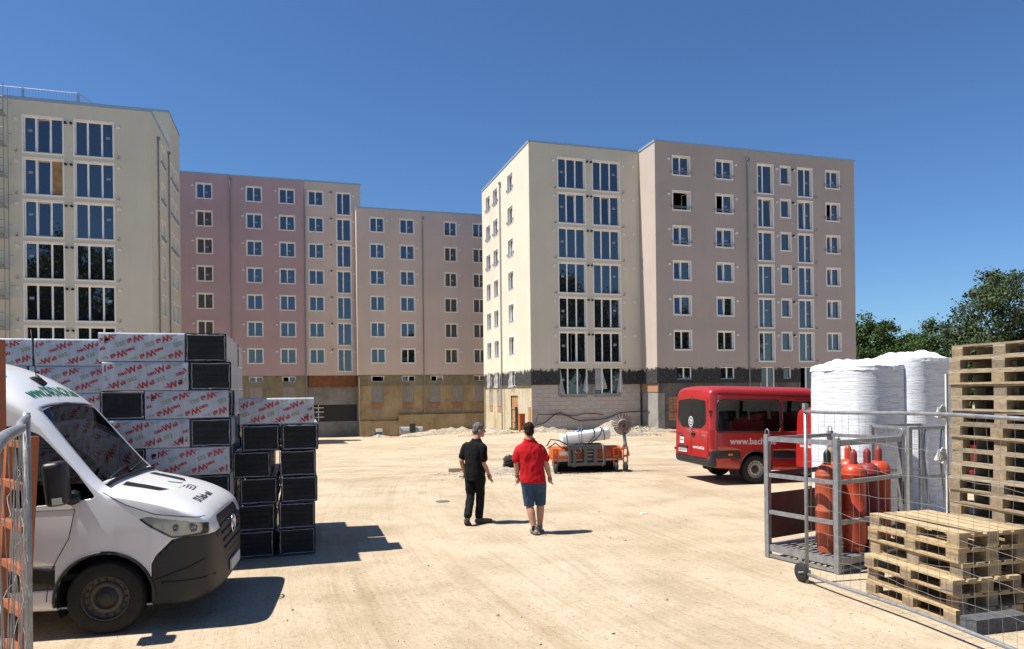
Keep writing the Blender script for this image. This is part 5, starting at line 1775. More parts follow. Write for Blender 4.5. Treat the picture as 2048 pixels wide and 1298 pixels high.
def inside(poly, p):
    s = 0
    for i in range(len(poly)):
        x0, y0 = poly[i]; x1, y1 = poly[(i + 1) % len(poly)]
        c = (x1 - x0) * (p[1] - y0) - (y1 - y0) * (p[0] - x0)
        if abs(c) < 1e-9: continue
        if s == 0: s = 1 if c > 0 else -1
        elif (c > 0) != (s > 0): return False
    return True
def rounded(poly, r, n=4):
    out = []
    m = len(poly)
    for i in range(m):
        p = Vector(poly[i]); a_ = (Vector(poly[i - 1]) - p); b_ = (Vector(poly[(i + 1) % m]) - p)
        rr = min(r, a_.length * .45, b_.length * .45)
        p0 = p + a_.normalized() * rr; p1 = p + b_.normalized() * rr
        for k in range(n + 1):
            t = k / n
            q = p0 * (1 - t) ** 2 + p * 2 * t * (1 - t) + p1 * t * t
            out.append((q.x, q.y))
    return out
def cut(bm, poly, ax, pred, idx):
    """score the shell along a convex outline seen along one axis and mark what lies inside"""
    i0, i1 = {'side': (0, 2), 'front': (1, 2), 'top': (0, 1)}[ax]
    lo = [min(p[k] for p in poly) - .03 for k in (0, 1)]; hi = [max(p[k] for p in poly) + .03 for k in (0, 1)]
    def near(f):
        if not pred(f.calc_center_median()): return False
        a_ = [v_.co[i0] for v_ in f.verts]; b_ = [v_.co[i1] for v_ in f.verts]
        return max(a_) >= lo[0] and min(a_) <= hi[0] and max(b_) >= lo[1] and min(b_) <= hi[1]
    for i in range(len(poly)):
        p, q = poly[i], poly[(i + 1) % len(poly)]
        nrm = Vector((0, 0, 0)); nrm[i0] = q[1] - p[1]; nrm[i1] = -(q[0] - p[0])
        if nrm.length < 1e-9: continue
        co = Vector((0, 0, 0)); co[i0], co[i1] = p
        fs = [f for f in bm.faces if near(f)]
        g_ = list({e for f in fs for e in f.edges}) + list({v_ for f in fs for v_ in f.verts}) + fs
        bmesh.ops.bisect_plane(bm, geom=g_, dist=1e-5, plane_co=co, plane_no=nrm.normalized())
    for f in bm.faces:
        c = f.calc_center_median()
        if pred(c) and inside(poly, (c[i0], c[i1])):
            f.material_index = idx

class Van:
    def __init__(self, L, W, ZT, C, ZB, tumble, name, label, loc, rz, mats, ry=0.0):
        self.t = thing(name, label, 'van', loc, rz)
        if ry: self.t.rotation_euler = (0, ry, rz)
        self.L = L
        fw, fzt, fc, fzb = pchip(W), pchip(ZT), pchip(C), pchip(ZB)
        xs = sorted({round(x, 4) for x in [0, .015, .03, .05, .075, .10, .13, .17, .21, .26] + [.26 + (1.05 - .26) * k / 14 for k in range(15)] + [1.05 + (2.4 - 1.05) * k / 26 for k in range(27)] + [2.4 + (L - .3 - 2.4) * k / 14 for k in range(15)] + [L - .3 + .3 * k / 10 for k in range(11)]})
        rows = []
        for x in xs:
            w, zt, c, zb = fw(x), fzt(x), fc(x), fzb(x)
            zs = max(zt - c, zb + .12)
            half = [(0, zb), (w - .14, zb), (w - .05, zb + .015), (w - .012, zb + .05)]
            nz = 15
            for k in range(nz + 1):
                z = zb + .09 + (zs - zb - .09) * k / nz
                y = w - tumble * max(0, z - 1.0) ** 1.25 - .02 * max(0, .55 - z)
                half.append((y, z))
            ys = half[-1][0]
            e = 2 / 3.0
            for k in range(1, 12):
                ph = R(90 * k / 11)
                half.append((ys * max(0, math.cos(ph)) ** e, zs + (zt - zs) * math.sin(ph) ** e))
            half[-1] = (0, zt)
            rows.append([(-x, y, z) for y, z in half] + [(-x, -y, z) for y, z in reversed(half[1:-1])])
        n = len(rows[0])
        bm = bmesh.new()
        vv = [[bm.verts.new(p) for p in r_] for r_ in rows]
        for i in range(len(rows) - 1):
            for j in range(n):
                bm.faces.new((vv[i][j], vv[i][(j + 1) % n], vv[i + 1][(j + 1) % n], vv[i + 1][j]))
        bm.faces.new(list(reversed(vv[0]))); bm.faces.new(vv[-1])
        # triangulate the end caps into strips so that they can be scored
        for cap in (vv[0], vv[-1]):
            pass
        bmesh.ops.recalc_face_normals(bm, faces=bm.faces)
        self.bm = bm
        self.bvh = BVHTree.FromBMesh(bm)
        self.mats = mats
    def cut(self, poly, ax, pred, idx):
        cut(self.bm, poly, ax, pred, idx)
    def hit(self, ax, u, w, s=1):
        if ax == 'side': o, d = Vector((u, s * 4, w)), Vector((0, -s, 0))
        elif ax == 'rear': o, d = Vector((-self.L - 3, u, w)), Vector((1, 0, 0))
        elif ax == 'front': o, d = Vector((3, u, w)), Vector((-1, 0, 0))
        else: o, d = Vector((u, w, 5)), Vector((0, 0, -1))
        p, nn, _, _ = self.bvh.ray_cast(o, d)
        return (p, nn) if p is not None else (None, None)
    def seam(self, pts, ax='side', s=-1, r=.0045, mat='black_plastic', name='panel_gap', closed=False, dens=.05):
        ps = []
        q = list(pts) + ([pts[0]] if closed else [])
        for i in range(len(q) - 1):
            L = math.dist(q[i], q[i + 1]); m = max(1, int(L / dens))
            for k in range(m + (1 if i == len(q) - 2 else 0)):
                t = k / m
                p, nn = self.hit(ax, q[i][0] + (q[i + 1][0] - q[i][0]) * t, q[i][1] + (q[i + 1][1] - q[i][1]) * t, s)
                if p is not None: ps.append(p)
        if len(ps) > 1:
            mb = MB(); mb.tube(ps, r, 5); return mb.build(name, mat, self.t, smooth=True)
    def text(self, body, size, bold, ax, u0, v0, du, dv, mat, s=-1, off=.004, name='lettering', parent=None, spacing=1.0):
        """du, dv: text axes in that view's plane"""
        vs, fs, w = text_mesh(body, size, bold, spacing)
        # finer faces so that the lettering follows the panel
        out = []
        for x, y in vs:
            p, nn = self.hit(ax, u0 + du[0] * x + dv[0] * y, v0 + du[1] * x + dv[1] * y, s)
            if p is None: return
            out.append(p + nn * off)
        mb = MB(); mb.add(out, fs)
        return mb.build(name, mat, self.t, fix=False)
    def finish(self, names, solid=.02):
        """names: idx -> (part name, material, split into islands)"""
        bm = self.bm
        bmesh.ops.delete(bm, geom=[f for f in bm.faces if f.material_index == 99 or f.material_index == 9], context='FACES')
        self.parts = {}
        for idx, (nm, mat, split) in names.items():
            faces = [f for f in bm.faces if f.material_index == idx]
            if not faces: continue
            groups = []
            if split:
                left = set(faces)
                while left:
                    st_ = [left.pop()]; comp = [st_[0]]
                    while st_:
                        f = st_.pop()
                        for e in f.edges:
                            for g_ in e.link_faces:
                                if g_ in left: left.discard(g_); st_.append(g_); comp.append(g_)
                    groups.append(comp)
            else:
                groups = [faces]
            for comp in groups:
                ids = {}; vs = []
                fs = []
                for f in comp:
                    r_ = []
                    for v_ in f.verts:
                        if v_ not in ids: ids[v_] = len(vs); vs.append(tuple(v_.co))
                        r_.append(ids[v_])
                    fs.append(tuple(r_))
                mb = MB(); mb.add(vs, fs)
                o = mb.build(nm, [mat, 'interior'] if idx == 0 else mat, self.t, fix=False)
                sharp(o.data, 38)
                if idx in (0, 1) and solid:
                    md = o.modifiers.new('shell', 'SOLIDIFY'); md.thickness = solid; md.offset = -1
                    if idx == 0: md.material_offset = 1
                self.parts.setdefault(idx, []).append(o)
        self.bm.free()
    def wheel(self, x, s, r_, w, rim='rim_grey', yout=.97, style='steel'):
        y = s * (yout - w / 2)
        t = link('wheel', None, self.t, (x, y, r_), (0, 0, 0 if s < 0 else math.pi))
        h = w / 2
        mb = MB(); mb.lathe([(r_ * .60, -h + .012), (r_ * .64, -h), (r_ * .80, -h - .004), (r_ * .93, -h + .006), (r_ * .985, -h + .03), (r_, -h + .06), (r_, h - .06), (r_ * .985, h - .03), (r_ * .93, h - .006), (r_ * .6, h)], 48, axis='Y', cap=False)
        mb.build('tyre', 'tyre', t, auto=35)
        for k in range(4):
            g_ = MB(); yy = -h + .075 + k * (w - .15) / 3
            g_.lathe([(r_ + .0008, yy - .006), (r_ + .0012, yy), (r_ + .0008, yy + .006)], 48, axis='Y', cap=False)
        rr = r_ * .61
        mb = MB(); mb.lathe([(rr, -h + .004), (rr * .97, -h + .002), (rr * .94, -h + .018), (rr * .90, -h + .045), (rr * .74, -h + .05), (rr * .68, -h + .03), (rr * .62, -h + .024), (rr * .52, -h + .028), (rr * .47, -h + .05), (rr * .1, -h + .055)], 40, axis='Y', cap=False)
        mb.build('rim', rim, t, auto=40)
        mb = MB(); mb.lathe([(0.01, -h + .012), (rr * .20, -h + .016), (rr * .26, -h + .03), (rr * .46, -h + .048)], 20, axis='Y'); mb.build('hub_cap', 'rim_dark', t, auto=40)
        hb = MB()
        for k in range(16):
            a_ = 2 * math.pi * k / 16
            c_ = Vector((math.cos(a_) * rr * .82, -h + .044, math.sin(a_) * rr * .82))
            q = Vector((math.cos(a_), 0, math.sin(a_))).to_track_quat('X', 'Y').to_matrix()
            hb.box(c_, (.018, .012, .030), mat=q)
        o = hb.build('vent_holes', 'black_plastic', t); o['kind'] = 'stuff'
        # dark wheel well behind
        mb = MB()
        ri = r_ + .085
        pts = [(ri * math.cos(R(k * 12)), ri * math.sin(R(k * 12))) for k in range(-2, 18)]
        vs = [(px_, yy, pz) for yy in (-h - .0 + .03, h + .28) for px_, pz in pts]
        m_ = len(pts)
        mb.add(vs, [(i, i + 1, m_ + i + 1, m_ + i) for i in range(m_ - 1)])
        mb.add([(px_, h + .28, pz) for px_, pz in pts], [tuple(range(m_))])
        mb.build('wheel_well', 'interior', t, fix=False)
    def arch(self, x, r_, zc):
        poly = [(-x + r_ * math.cos(R(k * 15)), zc + r_ * math.sin(R(k * 15))) for k in range(13)]
        poly += [(-x - r_, zc - .5), (-x + r_, zc - .5)]
        self.cut(poly, 'side', lambda c: abs(c.y) > .55 and c.z < 1.1, 9)
    def lip(self, x, r_, zc, s, mat='bumper_plastic'):
        pts = [(-x + (r_ + .012) * math.cos(R(k * 8 - 12)), zc + (r_ + .012) * math.sin(R(k * 8 - 12))) for k in range(26)]
        return self.seam(pts, 'side', s, .017, mat, 'arch_lip', dens=.2)
def x_(poly):       # outlines are written as distance behind the nose
    return [(-p[0], p[1]) for p in poly]
def seat(parent, x, y, z, mat='interior'):
    mb = MB()
    mb.box((x + .05, y, z + .25), (.48, .46, .16)); mb.box((x - .22, y, z + .62), (.13, .46, .62), mat=Matrix.Rotation(R(-10), 3, 'Y')); mb.box((x - .30, y, z + 1.04), (.10, .26, .20), mat=Matrix.Rotation(R(-8), 3, 'Y')); mb.box((x - .27, y, z + .93), (.03, .10, .1))
    mb.build('seat', mat, parent)

# ---- white van at the left
Wk = [(0, .46), (.03, .66), (.08, .80), (.16, .885), (.30, .945), (.55, .98), (1.0, .995), (5.6, .995), (5.85, .98), (5.93, .94)]
ZTw = [(0, .62), (.02, .80), (.05, .96), (.10, 1.06), (.20, 1.145), (.45, 1.265), (.75, 1.355), (1.0, 1.42), (1.08, 1.49), (1.36, 1.84), (1.64, 2.20), (1.75, 2.315), (1.9, 2.44), (2.1, 2.56), (2.35, 2.66), (2.8, 2.75), (3.6, 2.80), (5.6, 2.80), (5.93, 2.70)]
Ck = [(0, .05), (.06, .07), (.25, .085), (.9, .10), (1.05, .12), (1.3, .15), (1.7, .19), (1.95, .30), (2.4, .40), (3.2, .44), (5.93, .44)]
ZBk = [(0, .33), (.06, .27), (.3, .22), (1.0, .24), (5.5, .30), (5.93, .42)]
wv_ = Van(5.93, Wk, ZTw, Ck, ZBk, .085, 'delivery_van', 'white panel van with dark bumper parked at the left, nose pointing right', (-3.15, 7.97, 0), R(12), None)
near = lambda c: c.y < -.3
wv_.arch(1.0, .425, .36); wv_.arch(4.9, .425, .36)
both = lambda c: abs(c.y) > .3
wv_.cut(x_([(-.05, .0), (.585, .0), (.585, .66), (.545, .74), (.40, .885), (.30, .90), (-.05, .90)]), 'side', lambda c: True, 1)
for x0, x1 in ((1.42, 4.48), (5.32, 5.95)):
    wv_.cut(x_([(x0, .47), (x1, .47), (x1, .70), (x0, .70)]), 'side', both, 1)
wv_.cut(x_(rounded([(.085, .905), (.40, .895), (.60, 1.02), (.70, 1.10), (.60, 1.125), (.30, 1.06), (.09, 1.02)], .03, 3)), 'side', lambda c: abs(c.y) > .50, 5)
wv_.cut(rounded([(-.44, .615), (.44, .615), (.55, .98), (.50, 1.03), (-.50, 1.03), (-.55, .98)], .05, 3), 'front', lambda c: c.x > -.2, 6)
wv_.cut(rounded([(-.40, .42), (.40, .42), (.46, .57), (-.46, .57)], .04, 3), 'front', lambda c: c.x > -.2, 7)
wv_.cut(x_([(1.07, .79), (1.63, .70), (1.67, 0), (1.63, -.70), (1.07, -.79), (1.03, 0)]), 'top', lambda c: c.z > 1.25 and abs(c.y) < .9 and c.x > -2.1, 2)
wv_.cut(x_(rounded([(1.07, 1.32), (1.25, 1.58), (1.56, 1.93), (1.75, 2.02), (2.42, 2.02), (2.42, 1.25), (1.7, 1.25)], .04, 3)), 'side', lambda c: abs(c.y) > .6 and c.z < 2.1, 3)
wv_.cut(x_(rounded([(.56, -.34), (.62, -.54), (.95, -.60), (.97, -.38)], .03, 3)), 'top', lambda c: c.z > 1.1, 8)
wv_.cut(x_(rounded([(.56, .34), (.62, .54), (.95, .60), (.97, .38)], .03, 3)), 'top', lambda c: c.z > 1.1, 8)
V = wv_
V.finish({0: ('body', 'paint_white', False), 1: ('bumper_and_moulding', 'bumper_plastic', True), 2: ('windscreen', 'van_glass', True), 3: ('door_window', 'van_glass', True), 5: ('headlight', 'clear_lens', True), 6: ('grille', 'black_plastic', True), 7: ('lower_grille', 'black_plastic', True), 8: ('bonnet_vent', 'black_plastic', True)})
for o in V.parts.get(1, []):
    o.name = 'bumper' if len(o.data.polygons) > 400 else 'side_moulding'
for o in V.parts.get(5, []):        # reflector bowl and lamp behind the clear lens
    me = o.data.copy(); me.materials[0] = M['reflector']
    s = 1 if sum(v_.co.y for v_ in me.vertices) > 0 else -1
    for v_ in me.vertices:
        v_.co = v_.co + Vector((-.045, -s * .045, -.002))
    link('reflector', me, o)
    for (lx_, lz_, rr_) in ((-.20, .975, .042), (-.36, .99, .032)):
        p, nn = V.hit('side', lx_, lz_, s)
        if p:
            q = (nn + Vector((.6, 0, 0))).normalized()
            mb = MB(); mb.tube([p - q * .06, p - q * .018], [rr_ * .55, rr_], 16, cap=False); mb.tube([p - q * .05, p - q * .03], [rr_ * .5, rr_ * .45], 12); mb.build('lamp', 'chrome', o, smooth=True)
for z in (.68, .76, .84, .92):      # grille bars
    w = .43 + (z - .62) * .25
    pts = [V.hit('front', -w + 2 * w * k / 12, z) for k in range(13)]
    mb = MB(); mb.tube([p + Vector((.006, 0, 0)) for p, n_ in pts if p], .014, 6); mb.build('grille_bar', 'bumper_plastic', V.parts[6][0], smooth=True)
p, nn = V.hit('front', 0, .84)
sr = MB()
sr.tube([(p.x + .03, .10 * math.cos(R(k * 15)), .86 + .10 * math.sin(R(k * 15))) for k in range(25)], .010, 8, cap=False)
for k in range(3):
    a_ = R(90 + 120 * k); sr.tube([(p.x + .035, 0, .86), (p.x + .03, .095 * math.cos(a_), .86 + .095 * math.sin(a_))], [.016, .004], 6)
sr.build('emblem', 'chrome', V.parts[6][0], smooth=True)
p, nn = V.hit('front', 0, .50)
mb = MB(); mb.box((p.x + .02, 0, .45), (.02, .52, .115)); pl = mb.build('number_plate', 'plate_white', V.t)
for s in (-1, 1):
    V.seam([(-1.50, .36), (-1.47, .62), (-1.38, .80), (-1.30, .95), (-1.25, 1.22), (-2.48, 1.22)], 'side', s)
    V.seam([(-2.49, .34), (-2.50, 2.12)], 'side', s)
    V.seam([(-1.02, 1.37), (-.80, 1.24), (-.55, 1.14), (-.30, 1.10), (-.14, 1.075)], 'side', s, dens=.03)
    V.lip(1.0, .425, .36, s); V.lip(4.9, .425, .36, s)
    V.wheel(-1.0, s, .352, .235, 'rim_brown'); V.wheel(-4.9, s, .352, .235, 'rim_brown')
    if s > 0: continue
    # mirror (the far one cannot be seen in the picture)
    p, nn = V.hit('side', -1.28, 1.36, s)
    mb = MB(); mb.tube([(p.x + .02, p.y - s * .03, 1.34), (p.x + .05, p.y + s * .14, 1.33)], [.07, .055], 8); mb.build('mirror_arm', 'black_plastic', V.t, smooth=True)
    bmh = bmesh.new(); bmesh.ops.create_cube(bmh, size=1.0); bmesh.ops.scale(bmh, vec=(.17, .26, .40), verts=bmh.verts); bmesh.ops.bevel(bmh, geom=bmh.edges[:], offset=.055, segments=3, affect='EDGES', profile=.6)
    me = bpy.data.meshes.new('mirror'); bmh.to_mesh(me); bmh.free(); me.materials.append(M['black_plastic']); sharp(me, 60)
    mo = link('mirror', me, V.t, (p.x - .03, p.y + s * .25, 1.50), (0, R(-6), R(-6 * s)))
    mb = MB(); mb.box((.02, s * .135, -.15), (.09, .03, .07)); mb.build('indicator', 'clear_lens', mo)
    mb = MB(); mb.box((.02, s * .128, -.15), (.08, .02, .06)); mb.build('indicator_base', 'reflector', mo)
    # door handle
    p, nn = V.hit('side', -2.33, 1.12, s)
    if p: mb = MB(); mb.tube([p + Vector((-.09, s * .015, 0)), p + Vector((0, s * .035, .005)), p + Vector((.09, s * .015, 0))], .018, 6); mb.build('door_handle', 'black_plastic', V.t, smooth=True)
# bumper crease below the headlight
V.seam([(-.55, .50), (-.42, .545), (-.25, .60), (-.12, .66)], 'side', -1, .012, 'bumper_plastic', 'bumper_crease')
V.seam([(-.50, .475), (-.30, .47), (-.12, .475), (-.05, .48)], 'side', -1, .010, 'black_plastic', 'bumper_slot')
# lettering and logo
V.text('www.DI-DACH.de', .15, .005, 'top', -1.74, -.62, (0, 1), (-1, 0), 'text_green', spacing=1.0)
V.text('DI Dach- und', .115, .0035, 'top', -.245, -.46, (0, 1), (-1, 0), 'text_dark')
for k in range(3):
    mb = MB(); pts = []
    for (xx, yy) in ((-.52, -.16 + k * .045), (-.68, -.09 + k * .045)):
        p, nn = V.hit('top', xx, yy); pts.append(p + Vector((0, 0, .004)))
    mb.tube(pts, .006, 4); mb.build('logo_stroke', 'text_green', V.t)
mb = MB(); mb.tube([V.hit('top', -.685, .03)[0] + Vector((0, 0, .005)), V.hit('top', -.56, .17)[0] + Vector((0, 0, .005))], .004, 4); mb.build('logo_stroke', 'text_dark', V.t)
for k in range(4):
    mb = MB(); mb.tube([V.hit('top', -.41 - k * .034, -.06 + k * .012)[0] + Vector((0, 0, .003)), V.hit('top', -.41 - k * .034, .07)[0] + Vector((0, 0, .003))], .006, 4); mb.build('logo_bar', 'text_dark', V.t)
V.text('DI', .14, .0, 'top', -.41, .09, (0, 1), (-1, 0), 'text_dark')
# wipers, aerial, roof rack
for y0, y1 in ((-.62, .02), (.02, .62)):
    pts = [V.hit('top', -1.06 - .05 * k / 6, y0 + (y1 - y0) * k / 6) for k in range(7)]
    mb = MB(); mb.tube([p + nn * .018 for p, nn in pts if p], .011, 5); mb.build('wiper', 'black_plastic', V.t, smooth=True)
pts = [V.hit('top', -1.03, -.8 + 1.6 * k / 12) for k in range(13)]
mb = MB(); mb.tube([p + nn * .003 for p, nn in pts if p], .024, 5); mb.build('cowl_strip', 'black_plastic', V.t, smooth=True)
pts = [V.hit('top', -1.65, -.66 + 1.32 * k / 12) for k in range(13)]
mb = MB(); mb.tube([p for p, nn in pts if p], .008, 5); mb.build('windscreen_seal', 'black_plastic', V.t, smooth=True)
p, nn = V.hit('top', -1.92, -.10)
mb = MB(); mb.tube([p + Vector((.09, 0, -.03)), p + Vector((0, 0, .045)), p + Vector((-.06, 0, .035))], [.025, .035, .012], 8); mb.tube([p + Vector((0, 0, .05)), p + Vector((-.045, 0, .55))], [.006, .003], 5); mb.build('aerial', 'black_plastic', V.t, smooth=True)
p, nn = V.hit('top', -2.95, -.2)
mb = MB(); mb.tube([(-3.3, -.50, 2.86), (-2.7, -.50, 2.88), (-2.25, -.50, 2.74)], .022, 8); mb.tube([(-2.7, -.50, 2.88), (-2.7, .5, 2.88)], .022, 8); mb.build('roof_rack', 'chrome', V.t, smooth=True)
mb = MB(); mb.tube([(-2.27, -.50, 2.745), (-2.17, -.50, 2.73)], .034, 10); mb.box((-2.33, -.50, 2.70), (.05, .05, .14)); mb.build('rack_end', 'black_plastic', V.t)
# cabin
mb = MB(); mb.box((-1.9, 0, .55), (2.0, 1.7, .06)); mb.build('cabin_floor', 'interior', V.t)
mb = MB(); mb.box((-2.75, 0, 1.45), (.04, 1.72, 1.8)); mb.build('bulkhead', 'interior', V.t)
mb = MB(); mb.box((-1.32, 0, 1.08), (.42, 1.66, .42)); mb.box((-1.18, 0, 1.30), (.30, 1.55, .05)); mb.build('dashboard', 'interior', V.t)
mb = MB(); mb.box((-1.20, .35, 1.335), (.16, .28, .006), rz=.3); mb.box((-1.22, -.42, 1.335), (.2, .2, .006), rz=-.2); mb.build('dash_papers', 'paper_green', V.t)
mb = MB(); mb.tube([(-1.52 + .05 * math.sin(R(k * 15)), .45 + .2 * math.cos(R(k * 15)), 1.32 + .17 * math.sin(R(k * 15))) for k in range(25)], .016, 6, cap=False); mb.build('steering_wheel', 'black_plastic', V.t, smooth=True)
for y in (-.5, .0, .5):
    seat(V.t, -2.1, y, .55)
mb = MB(); mb.box((-1.05, 0, .5), (1.1, 1.2, .5)); mb.build('engine_bay', 'interior', V.t)

# ---- red minibus
Lr = 5.80
Wr = [(0, .46), (.03, .66), (.08, .80), (.16, .885), (.30, .945), (.55, .98), (1.0, .995), (Lr - .35, .995), (Lr - .10, .985), (Lr - .03, .955), (Lr, .90)]
ZTr = [(0, .62), (.02, .80), (.05, .96), (.10, 1.06), (.20, 1.115), (.45, 1.20), (.75, 1.275), (1.0, 1.335), (1.08, 1.39), (1.5, 1.78), (1.92, 2.14), (2.1, 2.22), (2.5, 2.30), (3.2, 2.35), (Lr - .4, 2.35), (Lr - .12, 2.32), (Lr - .03, 2.27), (Lr, 2.20)]
Cr_ = [(0, .05), (.06, .07), (.25, .085), (.9, .10), (1.05, .12), (1.3, .15), (1.95, .16), (2.4, .17), (Lr, .17)]
ZBr = [(0, .33), (.06, .27), (.3, .22), (1.0, .26), (Lr - .5, .34), (Lr - .05, .40), (Lr, .44)]
def red_van(name, label, loc, rz, ry, windows, L=Lr, scale=None):
    V = Van(L, Wr, ZTr, Cr_, ZBr, .085, name, label, loc, rz, None, ry)
    V.arch(1.0, .415, .36); V.arch(4.60, .415, .36)
    V.cut(x_([(-.05, .0), (.585, .0), (.585, .66), (.545, .74), (.40, .885), (.30, .90), (-.05, .90)]), 'side', lambda c: True, 1)
    for x0, x1 in ((1.42, 4.18), (5.02, L - .16)):
        V.cut(x_([(x0, .60), (x1, .60), (x1, .80), (x0, .80)]), 'side', both, 1)
    V.cut(x_([(L - .16, 0), (L + .1, 0), (L + .1, .60), (L - .16, .60)]), 'side', lambda c: True, 1)
    V.cut(x_([(L - .16, .60), (L - .02, .60), (L - .02, .80), (L - .16, .80)]), 'side', lambda c: abs(c.y) > .88, 1)
    V.cut(x_([(1.07, .79), (1.93, .68), (1.97, 0), (1.93, -.68), (1.07, -.79), (1.03, 0)]), 'top', lambda c: c.z > 1.25 and abs(c.y) < .9 and c.x > -2.1, 2)
    V.cut(x_(rounded([(1.14, 1.33), (1.86, 1.90), (2.05, 1.98), (2.42, 1.98), (2.42, 1.27), (1.9, 1.27)], .04, 3)), 'side', lambda c: abs(c.y) > .6 and c.z < 2.1, 3)
    if windows:
        V.cut(x_(rounded([(3.95, 1.26), (5.62, 1.26), (5.56, 1.98), (3.95, 2.0)], .09, 4)), 'side', lambda c: abs(c.y) > .6 and c.z < 2.1, 3)
        V.cut(x_(rounded([(2.55, 1.26), (3.88, 1.26), (3.88, 2.0), (2.55, 2.0)], .07, 4)), 'side', lambda c: abs(c.y) > .6 and c.z < 2.1, 3)
    V.cut(x_(rounded([(L - .11, .82), (L - .005, .82), (L - .005, 1.30), (L - .11, 1.28)], .02, 3)), 'side', lambda c: abs(c.y) > .84, 8)
    return V
def rear_cap(V, L, hz=1.30, win=True):
    pass
rb = red_van('minibus', 'red minibus with dark side windows parked before the right taupe block', (10.13, 18.98, -.115), R(12), R(1.5), True)
V = rb
# the rear face is one flat cap: its window is its own panel just proud of the doors
V.finish({0: ('body', 'paint_red', False), 1: ('bumper_and_moulding', 'bumper_plastic', True), 2: ('windscreen', 'vehicle_glass', True), 3: ('side_window', 'vehicle_glass', True), 8: ('tail_light', 'lens_red', True)})
for o in V.parts.get(1, []):
    o.name = 'bumper' if len(o.data.polygons) > 150 else 'side_moulding'
def rear_panel(V, L, poly, mat, name, off, th=.012, parent=None):
    mb = MB()
    n = len(poly)
    mb.add([(-L - off, y, z) for y, z in poly] + [(-L - off + th, y, z) for y, z in poly], [tuple(range(n))] + [(i, (i + 1) % n, n + (i + 1) % n, n + i) for i in range(n)])
    return mb.build(name, mat, parent or V.t)
simple('dark_pane', (.012, .014, .016), .05, var=.05)
g = NT('rear_glass'); g.col((.014, .017, .018)); g.set(rough=.03, ior=1.7)
for s in (-1, 1):
    d_ = rear_panel(V, Lr, rounded([(s * .012, .60), (s * .86, .60), (s * .865, 1.30), (s * .82, 2.06), (s * .012, 2.12)], .05), 'paint_red', 'rear_door', .012)
    wpoly = rounded([(s * .0125, 1.30), (s * .50, 1.30), (s * .76, 1.42), (s * .765, 1.60), (s * .73, 1.98), (s * .0125, 2.03)], .07)
    rear_panel(V, Lr, wpoly, 'rear_glass', 'rear_window', .017, .008)
mb = MB(); mb.lathe([(.13, -.001), (.13, .0)], 32, axis='X', c=(-Lr - .0185, .02, 1.45)); mb.lathe([(.105, -.001), (.105, .0)], 32, axis='X', c=(-Lr - .0195, .02, 1.45), mi=1); mb.lathe([(.068, -.001), (.068, .0)], 32, axis='X', c=(-Lr - .0205, .02, 1.45))
mb.build('round_decal', ['text_white', 'text_dark'], V.t)
vs_, fs_, w_ = text_mesh('FA', .075, .004)
mb = MB(); mb.add([(-Lr - .0225, .02 - (x - w_ / 2), 1.42 + y) for x, y in vs_], fs_); mb.build('decal_lettering', 'text_dark', V.t, fix=False)
def rear_text(V, body, size, bold, y0, z0, mat, L=Lr):
    vs_, fs_, w_ = text_mesh(body, size, bold)
    mb = MB(); mb.add([(-L - .0145, y0 - x, z0 + y) for x, y in vs_], fs_); return mb.build('lettering', mat, V.t, fix=False)
rear_text(V, 'www.bachl.de', .105, .003, -.10, .80, 'text_white')
rear_text(V, '316 CDI', .06, .001, -.56, 1.12, 'rim_grey')
rear_text(V, 'SPRINTER', .06, .001, .78, 1.10, 'rim_dark')
mb = MB(); mb.box((-Lr - .02, .50, .96), (.012, .22, .16)); mb.build('white_badge', 'text_white', V.t)
mb = MB(); mb.add([(-Lr - .022, .63, 1.05), (-Lr - .022, .50, 1.12), (-Lr - .022, .37, 1.05)], [(0, 1, 2)]); mb.build('badge_roof', 'text_dark', V.t)
vs_, fs_, w_ = text_mesh('BACHL', .055, .003)
mb = MB(); mb.add([(-Lr - .028, .50 - (x - w_ / 2), .95 + y) for x, y in vs_], fs_); mb.build('badge_lettering', 'paint_red', V.t, fix=False)
mb = MB(); mb.box((-Lr - .03, .42, .72), (.015, .46, .105)); mb.build('number_plate', 'plate_white', V.t)
vs_, fs_, w_ = text_mesh('DEG BA 427', .075, .002)
mb = MB(); mb.add([(-Lr - .0395, .42 - (x - w_ / 2), .695 + y) for x, y in vs_], fs_); mb.build('plate_lettering', 'text_dark', V.t, fix=False)
mb = MB(); mb.box((-Lr - .03, .42, .80), (.04, .5, .05)); mb.build('plate_lamp_bar', 'bumper_plastic', V.t)
mb = MB(); mb.box((-Lr - .03, -.13, 1.14), (.03, .14, .07)); mb.build('door_handle', 'black_plastic', V.t)
sr = MB(); sr.tube([(-Lr - .03, .0 + .07 * math.cos(R(k * 15)), 1.24 + .07 * math.sin(R(k * 15))) for k in range(25)], .008, 6, cap=False)
for k in range(3):
    a_ = R(90 + 120 * k); sr.tube([(-Lr - .03, 0, 1.24), (-Lr - .03, .066 * math.cos(a_), 1.24 + .066 * math.sin(a_))], [.01, .004], 6)
sr.build('emblem', 'chrome', V.t, smooth=True)
